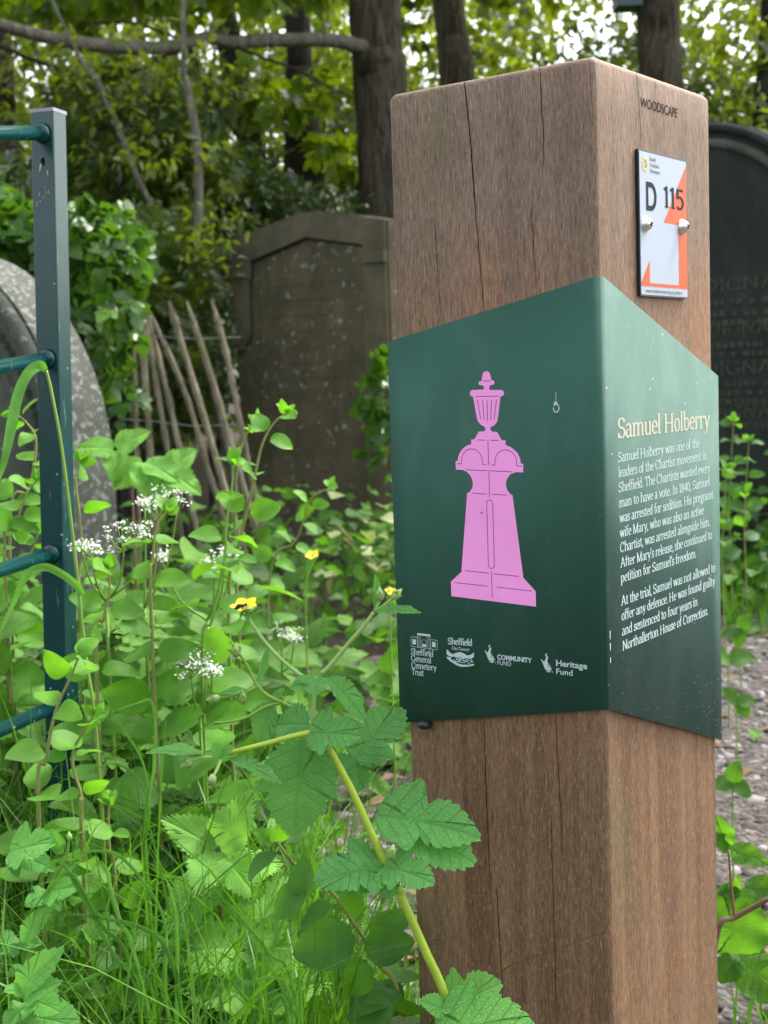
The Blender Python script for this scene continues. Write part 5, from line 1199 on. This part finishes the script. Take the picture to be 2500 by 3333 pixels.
for p, d in ((Q(275, 872, -.02), Q(262, 878, -.02) - Q(282, 868, -.02)), (Q(372, 938, -.03), (0, 0, -1)), (Q(1068, 182), (0, 0, 1)), (Q(1130, 178, -.01), Q(1140, 170) - Q(1110, 200)), (Q(1112, 1250, -.02), Q(1120, 1230) - Q(1100, 1290)), (Q(385, 603, .03), Q(370, 606) - Q(400, 600)), (Q(470, 415, .03), (0, 0, 1)), (Q(500, 605, .03), (0, 0, 1))): bud(gm, p, d)
def flower(t, c, d, r, name='flower', n=5):
    d = np.array(d, float) / np.linalg.norm(d); x = np.cross(d, [.2, .9, .3]); x /= np.linalg.norm(x); y = np.cross(d, x); L = Leaves()
    for k in range(n):
        a = 2 * math.pi * k / n + .3; q = x * math.cos(a) + y * math.sin(a); L.add(T_ROUND, np.array(c) + q * r * .12, q + d * .75, d - q * .7, r, [.5], 1.2)
    o = L.obj(name, M['petal_y'], t); mb = MB(); mb.tube([np.array(c) - d * r * .1, np.array(c) + d * r * .2, np.array(c) + d * r * .35], [r * .3, r * .28, r * .1], 8); mb.obj('flower_centre', M['bud'], o, smooth=True)
    L = Leaves()
    for k in range(5):
        a = 2 * math.pi * (k + .5) / 5 + .3; q = x * math.cos(a) + y * math.sin(a); L.add(T_OVAL, np.array(c) - d * r * .1, q - d * .35, d, r * .75, [.6], .6)
    L.obj('sepal', M['geum'], o); return o
fc = Q(508, 232); flower(gm, fc, TOCAM(fc) * .35 + np.array([-.15, 0, .9]), .0110)
# hoverfly on the flower: one continuous body mesh with wings as children
hc = Q(490, 222, -.010); hv = thing('hoverfly', hc, 'tiny dark striped hoverfly resting on the yellow avens flower', 'insect')
bd = C_R * -.85 + C_U * -.30 + C_F * -.2; bd /= np.linalg.norm(bd)
mb = MB(); mb.tube([hc + bd * s for s in (-.0052, -.0045, -.0036, -.003, -.0018, -.0006, 0, .001, .0026, .0042, .0054)], [.0003, .0011, .0012, .0006, .0013, .0013, .0007, .0011, .0013, .0010, .0002], 10); mb.obj('body', M['tag_black'], hv, smooth=True)
L = Leaves()
for sg in (1, -1): L.add(T_OVAL, hc + np.array([0, 0, .0013]) - bd * .001, bd + (C_U * .35 - C_F * .6) * sg * .6, np.array([0, 0, 1]), .0062, [.9], .8)
L.obj('wing', M['letter'], hv)

def avens(label, path, leaves, D, sd, brt=.8):
    P = [Z6(x, y, D) for x, y in path]; g = ground_pt(P[-1], P[-2]); t = thing('wood_avens', (g[0], g[1], 0), label, 'wildflower')
    stem([g] + P[::-1], .0028, .0014, M['stem'], t)
    for (bx, by), (tx, ty), wd in leaves: geum_leaf(t, 'leaf', Z6(bx, by, D), Z6(tx, ty, D - .02), T_GEUM3 if wd > .9 else T_GEUM1, (rnd.uniform(-.2, .2), .4), wd, brt * rnd.uniform(.6, 1.1))
    bud(t, P[0], (0, 0, 1), .003); return t
avens('wood avens leaning right at the left edge above the grass clump', [(288, 800), (270, 890), (190, 1040), (145, 1220), (100, 1360), (70, 1560)], [((40, 860), (200, 800), 1.0), ((40, 860), (215, 910), .8), ((40, 865), (75, 950), .8), ((255, 870), (225, 780), .7), ((200, 1030), (112, 1070), 1.0), ((200, 1030), (315, 985), 1.0), ((200, 1030), (245, 1085), .8), ((85, 1240), (180, 1090), .75), ((80, 1240), (-40, 1250), 1.0), ((80, 1240), (155, 1225), .9), ((100, 1330), (40, 1360), .9)], 1.36, 1)
avens('lime-green wood avens in the bottom left corner', [(215, 1350), (170, 1440), (120, 1560), (60, 1720)], [((60, 1460), (215, 1265), .7), ((110, 1440), (35, 1420), .9), ((120, 1470), (230, 1500), 1.0), ((110, 1540), (310, 1560), 1.0), ((110, 1500), (20, 1560), 1.0), ((60, 1560), (160, 1590), .9), ((100, 1470), (220, 1385), .8)], 1.12, 2, 1.0)
flower_t = thing('buttercup', ground_pt(Z5(1270, 1250, 2.6)), 'single small yellow buttercup in front of the gabled gravestone', 'wildflower')
stem([ground_pt(Z5(1270, 1250, 2.6)), Z5(1270, 1250, 2.6), Z5(1300, 1050, 2.6)], .0022, .0014, M['stem'], flower_t); flower(flower_t, Z5(1300, 1035, 2.6), (-.2, -.5, .8), .014)
flower_t = thing('buttercup', ground_pt(Z5(1620, 1320, 2.5)), 'yellow buttercup half hidden by the left edge of the bollard', 'wildflower')
stem([ground_pt(Z5(1620, 1320, 2.5)), Z5(1618, 1250, 2.5), Z5(1615, 1190, 2.5)], .0022, .0014, M['stem'], flower_t); flower(flower_t, Z5(1622, 1185, 2.5), (.2, -.5, .8), .011)

# tall bent grass stalk in front of the railing post
def ribbon(L, pts, w, tint=.5, seg=8):
    """a grass blade as a folded ribbon following pts"""
    P = spline(pts, seg); n = len(P); tg = np.gradient(P, axis=0); tg /= np.linalg.norm(tg, axis=1)[:, None]
    side = np.cross(tg, np.array([TOCAM(p) for p in P])); side /= np.linalg.norm(side, axis=1)[:, None] + 1e-9
    nr = np.cross(side, tg); tt = np.linspace(0, 1, n); ww = w * np.minimum(1, (1 - tt) * 3.0) ** .7 * np.minimum(1, .5 + tt * 4)
    V = np.concatenate([[P[i] - side[i] * ww[i] / 2, P[i] - nr[i] * ww[i] * .18, P[i] + side[i] * ww[i] / 2] for i in range(n)])
    T = []
    for i in range(n - 1):
        for k in range(2): p = i * 3 + k; T += [(p, p + 1, p + 4), (p, p + 4, p + 3)]
    L.V.append(V); L.T.append(np.array(T) + L.n); L.U.append(np.tile([[0, 0], [.5, 0], [1, 0]], (n, 1))); L.c.append(np.full(3 * n, tint)); L.n += 3 * n
Zd = lambda x, y, D: ad(x, y, D)
q = [Zd(100, 800, 1.5), Zd(112, 850, 1.5), Zd(135, 980, 1.5), Zd(162, 1200, 1.5), Zd(185, 1420, 1.5), Zd(212, 1640, 1.5)]
g = ground_pt(q[-1], q[-2]); gs_ = thing('grass_stalk', (g[0], g[1], 0), 'tall bent grass stalk with drooping blade in front of the railing post', 'grass stalk')
stem([g] + q[::-1], .0021, .0016, M['stem'], gs_)
L = Leaves(); ribbon(L, [Zd(100, 800, 1.5), Zd(85, 790, 1.49), Zd(62, 805, 1.48), Zd(40, 850, 1.47), Zd(25, 920, 1.46), Zd(8, 1000, 1.45), Zd(-8, 1050, 1.45)], .0115, .8); L.obj('blade', M['blade'], gs_)
L = Leaves(); ribbon(L, [Zd(180, 1284, 1.5), Zd(160, 1260, 1.49), Zd(130, 1238, 1.48), Zd(95, 1225, 1.47), Zd(58, 1242, 1.46), Zd(30, 1300, 1.46), Zd(-10, 1390, 1.46)], .0085, .8); L.obj('blade', M['blade'], gs_)
BL = [([(250, 1610), (200, 1500), (215, 1440), (160, 1410)][::1], .4)]
def grass_plant(label, foot_, blades, D, w):
    g = ground_pt(Z6(*foot_, D)); t = thing('grass_tuft', (g[0], g[1], 0), label, 'grass tuft')
    for pts in blades:
        L = Leaves(); P = [Z6(x, y, D) for x, y in pts]; ribbon(L, [np.array([g[0] * .4 + P[0][0] * .6 + rnd.uniform(-.05, .05), g[1] + rnd.uniform(-.05, .05), g[2]])] + P, w * rnd.uniform(.55, 1.0), rnd.random()); L.obj('blade', M['blade'], t)
    return t
grass_plant('tuft of broad grass blades sweeping across the dark gap at the lower left', (640, 1560), [[(560, 1400), (420, 1160), (300, 960), (225, 985), (130, 1110)], [(575, 1350), (500, 1150), (450, 960), (470, 900)], [(700, 1560), (690, 1200), (640, 1050), (500, 880), (350, 860), (200, 920)], [(735, 1500), (735, 1200), (715, 1050), (690, 985)], [(640, 1560), (560, 1340), (430, 1360), (300, 1420), (215, 1490)], [(760, 1560), (700, 1280), (600, 1180), (400, 1130), (190, 1110)], [(600, 1500), (480, 1300), (350, 1060), (250, 900), (150, 960)]], 1.34, .0050)
grass_plant('fine tall grass with seed heads between the nettles and the railing', (620, 1400), [[(605, 1000), (620, 700), (590, 480), (480, 300), (380, 80)], [(610, 900), (600, 600), (460, 490), (320, 600)], [(600, 900), (640, 500), (635, 250), (560, 245), (420, 300)]], 1.5, .0040)
grass_plant('wide arching grass blade right of the nettle', (1250, 1640), [[(1230, 1480), (1120, 1280), (1000, 1130), (940, 1060)], [(1215, 1500), (1010, 1400), (985, 1320), (1030, 1180)], [(1250, 1500), (1240, 1400), (1280, 1330)], [(1200, 1560), (1120, 1500), (1170, 1450)]], 1.3, .0060)

# meadow grass, uncountable
def blades(n, xr, yr, hr, w, keep, tint=(0, 1), lean=.5):
    r = RNG; x = r.uniform(*xr, n); y = r.uniform(*yr, n); ok = np.array([keep(a, b) for a, b in zip(x, y)]); x, y = x[ok], y[ok]; n = len(x)
    h = r.uniform(*hr, n) * (.7 + .6 * r.random(n)); a = r.uniform(0, 2 * math.pi, n); ln = np.minimum(np.abs(r.normal(.25, .35, n)) * h * lean * 2, .7 * h)
    S = 7; t = np.linspace(0, 1, S + 1)[None, :]; dx = np.cos(a)[:, None]; dy = np.sin(a)[:, None]
    off = ln[:, None] * t ** 2.2; z = h[:, None] * (t - .30 * (ln / h)[:, None] * t ** 3)
    cx = x[:, None] + dx * off; cy = y[:, None] + dy * off
    fa = r.uniform(0, math.pi, n)[:, None]; ww = (w * (.6 + .8 * r.random(n)))[:, None] * (1 - t ** 2.5) + .0002
    sx, sy = np.cos(fa) * ww / 2, np.sin(fa) * ww / 2
    A = np.stack([cx - sx, cy - sy, z], -1); B = np.stack([cx + sx, cy + sy, z], -1)
    V = np.stack([A, B], 2).reshape(n, -1, 3); m = V.shape[1]; T = []
    for i in range(S): p = 2 * i; T += [(p, p + 1, p + 3), (p, p + 3, p + 2)]
    T = (np.array(T)[None] + (np.arange(n) * m)[:, None, None]).reshape(-1, 3)
    return V.reshape(-1, 3), T, np.repeat(tint[0] + (tint[1] - tint[0]) * r.random(n), m)
def multi(name, sets, mat, label, cat):
    V = []; T = []; c = []; b = 0
    for v, t_, k in sets: V.append(v); T.append(t_ + b); c.append(k); b += len(v)
    return tag(fast_obj(name, np.vstack(V), np.vstack(T), mat, None, False, None, np.concatenate(c)), label, cat, kind='stuff')
off_post = lambda x, y: not (-.04 < x < .40 and .8 < y < 1.5)
multi('grass', [blades(4600, (-1.0, .12), (1.05, 2.3), (.16, .36), .0032, lambda x, y: off_post(x, y) and not in_path(x + .05, y)), blades(1300, (-.75, -.05), (1.15, 1.9), (.28, .50), .0036, off_post, (.2, 1), 1.3), blades(2600, (-2.2, -.2), (2.2, 4.2), (.14, .34), .005, lambda x, y: not in_path(x, y)),
                blades(420, (.42, .66), (1.1, 1.7), (.05, .20), .004, lambda x, y: rnd.random() < .5), blades(1800, (.5, 2.4), (4.2, 5.2), (.06, .22), .006, lambda x, y: True, (.1, .8)), blades(900, (-.2, 2.2), (5.0, 6.2), (.10, .30), .007, lambda x, y: True)],
      M['grass'], 'dense meadow grass filling the ground left of the bollard and along the path', 'grass')
# low leafy ground cover, uncountable
L = Leaves()
def cover(n, xr, yr, zr, tpl, size, tint, keep=lambda x, y: True, up=.7):
    x = RNG.uniform(*xr, n); y = RNG.uniform(*yr, n); ok = np.array([keep(a, b) for a, b in zip(x, y)]); x, y = x[ok], y[ok]; n = len(x)
    P = np.stack([x, y, RNG.uniform(0, 1, n) ** 1.3 * (zr[1] - zr[0]) + zr[0]], 1)
    d = RNG.normal(size=(n, 3)) * np.array([1, 1, .35]); tc = CAM - P; tc /= np.linalg.norm(tc, axis=1)[:, None]
    L.add(tpl, P, d, np.array([0, 0, up]) + tc * .55 + RNG.normal(size=(n, 3)) * .35, size * (.6 + .8 * RNG.random(n)), tint[0] + (tint[1] - tint[0]) * RNG.random(n) ** 1.3)
T_HERB = strip_leaf(w_point(.34), 14, (-1, -.5, 0, .5, 1), .15, .25, 6, .35)
np_ = lambda x, y: not in_path(x, y)
cover(900, (-1.5, -.15), (1.8, 2.8), (.03, .44), T_ROUND, .062, (0, .75), np_)
cover(260, (-1.3, -.2), (1.75, 2.5), (.28, .56), T_ROUND, .062, (.35, 1), np_)
cover(520, (-1.6, -.25), (2.0, 3.0), (.05, .52), T_OVAL, .055, (.1, .8), np_)
cover(420, (-1.3, -.1), (1.9, 3.1), (.03, .42), T_GEUM3, .065, (0, .9), np_)
cover(260, (-1.2, -.25), (1.9, 2.9), (.04, .45), T_FERN, .12, (0, .8), np_)
cover(110, (-.8, -.05), (1.3, 1.75), (.02, .16), T_ROUND, .04, (0, .4), off_post)
cover(70, (-.7, -.05), (1.35, 1.8), (.02, .22), T_GEUM3, .065, (.1, .8), off_post)
cover(26, (-.35, -.1), (1.3, 1.7), (.05, .30), T_NETTLE, .06, (.5, 1), off_post)
cover(200, (-1.2, -.2), (1.8, 2.6), (.1, .45), T_NETTLE, .050, (.1, .8), np_)
cover(120, (-1.0, -.15), (1.5, 2.2), (.05, .40), T_FERN, .11, (.2, 1), np_)
cover(1300, (-2.6, .3), (3.4, 6.4), (.02, .30), T_HERB, .075, (0, .8), np_)
cover(500, (-.9, .2), (2.6, 3.8), (.02, .20), T_HERB, .085, (.1, .9))
cover(700, (-2.4, .2), (3.6, 6.2), (.05, .42), T_OVAL, .06, (.2, 1), np_)
cover(900, (.4, 2.6), (4.4, 5.4), (.02, .40), T_HERB, .075, (0, .8))
cover(420, (.6, 2.4), (4.5, 5.3), (.1, .55), T_OVAL, .050, (.0, .6))
cover(40, (.4, 1.8), (2.4, 4.4), (.004, .03), T_OVAL, .05, (.2, .8))
tag(L.obj('ground_cover', M['herb']), 'mixed low green leaves carpeting the soil between the gravestones', 'ground cover', kind='stuff')
L = Leaves()
for k in range(26): p = np.array([rnd.uniform(-.25, .35), rnd.uniform(4.6, 5.6), rnd.uniform(.12, .42)]); L.add(T_SIMPLE, p, unit(1)[0] * np.array([1, 1, .3]), np.array([0, -.4, .8]), rnd.uniform(.09, .16))
p0 = ground_pt((.1, 5.1, 0)); vt = thing('variegated_shrub', (p0[0], p0[1], 0), 'low shrub with pale yellow-edged leaves at the foot of the gabled gravestone', 'shrub')
L.obj('foliage', M['pale_leaf'], vt); mb = MB()
for k in range(5): mb.tube([p0, np.array([rnd.uniform(-.2, .3), rnd.uniform(4.7, 5.4), .3])], .006, 6)
mb.obj('stem', M['stem_brown'], vt)

# leafy stems in front of the black gravestone
for lb, x, y, D in (('upright leafy stem nearest the black gravestone at the right edge', 1618, 950, 4.3), ('shorter leafy stem between the bollard and the right-edge stem', 1570, 1010, 4.2), ('yellow-green stem tip leaning left past the bollard panel', 1585, 905, 4.5)):
    snowberry(lb, [ad(x, y, D), ad(x - 4, y + 60, D), ad(x - 10, y + 190, D), ad(x - 6, y + 300, D)], .030, .052, .070, (0, .18), sd=x, start=.5)

# bramble at the right edge of the frame
ZR = zm(2300, 1900, 200 / 309)
bq = [ZR(60, 1735, 1.5), ZR(140, 1680, 1.5), ZR(240, 1625, 1.49), ZR(320, 1585, 1.48), ZR(480, 1560, 1.46)]
gb = np.array([bq[0][0] - .02, bq[0][1] + .05, -.01]); br = thing('bramble', (gb[0], gb[1], 0), 'bramble with reddish stem and crinkled leaves right of the bollard foot', 'bramble')
stem([gb, bq[0] * .6 + gb * .4] + bq, .0034, .0028, M['stem_red'], br)
stem([ZR(140, 1680, 1.5), ZR(125, 1530, 1.5), ZR(110, 1340, 1.5)], .0018, .0012, M['stem_red'], br)
for a, b, wd, ti in (((105, 1330), (315, 1400), .72, .9), ((110, 1330), (45, 1270), .8, .8), ((100, 1320), (62, 1190), .8, .9), ((150, 1860), (130, 1540), 1.25, .25), ((155, 1880), (70, 1990), 1.2, .7), ((155, 1870), (400, 2110), .95, .65), ((190, 1530), (420, 1540), .8, .2), ((60, 1530), (160, 1560), .8, .4), ((140, 1560), (160, 1480), .5, .5), ((300, 1740), (420, 1830), .8, .5)):
    p, q = ZR(*a, 1.53), ZR(*b, 1.51); L = Leaves(); L.add(T_BRAMBLE, p, q - p, TOCAM(p) + np.array([0, 0, .35]), np.linalg.norm(q - p), [ti], wd); L.obj('leaf', M['bramble'], br)
def seedling(label, x, y, dirs, size, D):
    p = ZR(x, y, D); g = ground_pt(p); t = thing('seedling', (g[0], g[1], 0), label, 'seedling'); stem([g, p], .002, .0014, M['stem'], t)
    for dx, dy in dirs: L = Leaves(); d = C_R * dx + C_U * dy - C_F * .3; L.add(T_OVAL, p, d, TOCAM(p) + np.array([0, 0, .6]), size, [rnd.uniform(.1, .6)], 1.25); L.obj('leaf', M['herb'], t)
seedling('two-leaved seedling on the chippings right of the panel foot', 130, 1000, [(.1, 1), (.9, -.5), (-1, .0)], .036, 2.2)
seedling('broad-leaved seedling on the path right of the panel', 150, 590, [(-.6, .6), (.9, .1), (.4, -.5)], .042, 2.95)
seedling('pale seedling at the far edge of the path', 170, 230, [(-.8, -.1), (.8, .3), (-.2, -.6), (.2, .6)], .05, 3.6)
seedling('small dark seedling close beside the panel edge', 110, 380, [(.8, .2), (-.6, .3)], .06, 3.2)

# chippings and dead leaves on the path, uncountable
def chips(n, xr, yr, size, keep):
    r = RNG; x = r.uniform(*xr, n); y = r.uniform(*yr, n); ok = np.array([keep(a, b) for a, b in zip(x, y)]); x, y = x[ok], y[ok]; n = len(x)
    base = np.array([(math.cos(a) * c, math.sin(a) * c, z) for z, c in ((0, 1), (.6, .75)) for a in np.linspace(0, 2 * math.pi, 6)[:-1]])
    T = [(k, (k + 1) % 5, 5 + (k + 1) % 5) for k in range(5)] + [(k, 5 + (k + 1) % 5, 5 + k) for k in range(5)] + [(5, 6, 7), (5, 7, 8), (5, 8, 9)]
    s = size * (.35 + 1.1 * r.random(n) ** 2); V = base[None] * s[:, None, None] * np.stack([np.ones(n), .45 + .5 * r.random(n), .35 + .4 * r.random(n)], 1)[:, None, :] * (1 + r.normal(size=(n, 10, 1)) * .16)
    a = r.uniform(0, 6.28, n); c, s_ = np.cos(a)[:, None], np.sin(a)[:, None]; X = V[..., 0] * c - V[..., 1] * s_ + x[:, None]; Y = V[..., 0] * s_ + V[..., 1] * c + y[:, None]
    W = np.stack([X, Y, V[..., 2] + .003], -1); return W.reshape(-1, 3), (np.array(T)[None] + (np.arange(n) * 10)[:, None, None]).reshape(-1, 3), np.repeat(r.random(n) ** 1.7, 10)
multi('chippings', [chips(9000, (.25, 2.4), (.9, 4.6), .016, in_path), chips(2600, (-.6, .4), (1.7, 4.2), .018, in_path)], M['pebble'], 'grey-brown bark chips and small stones covering the path', 'chippings')
L = Leaves(); n = 420
x = RNG.uniform(-.6, 2.4, n); y = RNG.uniform(1.2, 4.6, n); ok = np.array([in_path(a, b) for a, b in zip(x, y)]); P = np.stack([x, y, np.full(n, .012)], 1)[ok]
L.add(T_SIMPLE, P, unit(len(P)) * np.array([1, 1, .2]), np.array([0, 0, 1]) + unit(len(P)) * .4, .045 * (.5 + RNG.random(len(P))))
n = 500; x = RNG.uniform(-1.6, .1, n); y = RNG.uniform(1.1, 3.4, n); P = np.stack([x, y, RNG.uniform(.01, .12, n)], 1); L.add(T_SIMPLE, P, unit(n) * np.array([1, 1, .3]), np.array([0, 0, 1]) + unit(n) * .5, .04 * (.5 + RNG.random(n)))
tag(L.obj('leaf_litter', M['litter']), 'scattered brown dead leaves lying on the path and soil', 'leaf litter', kind='stuff')
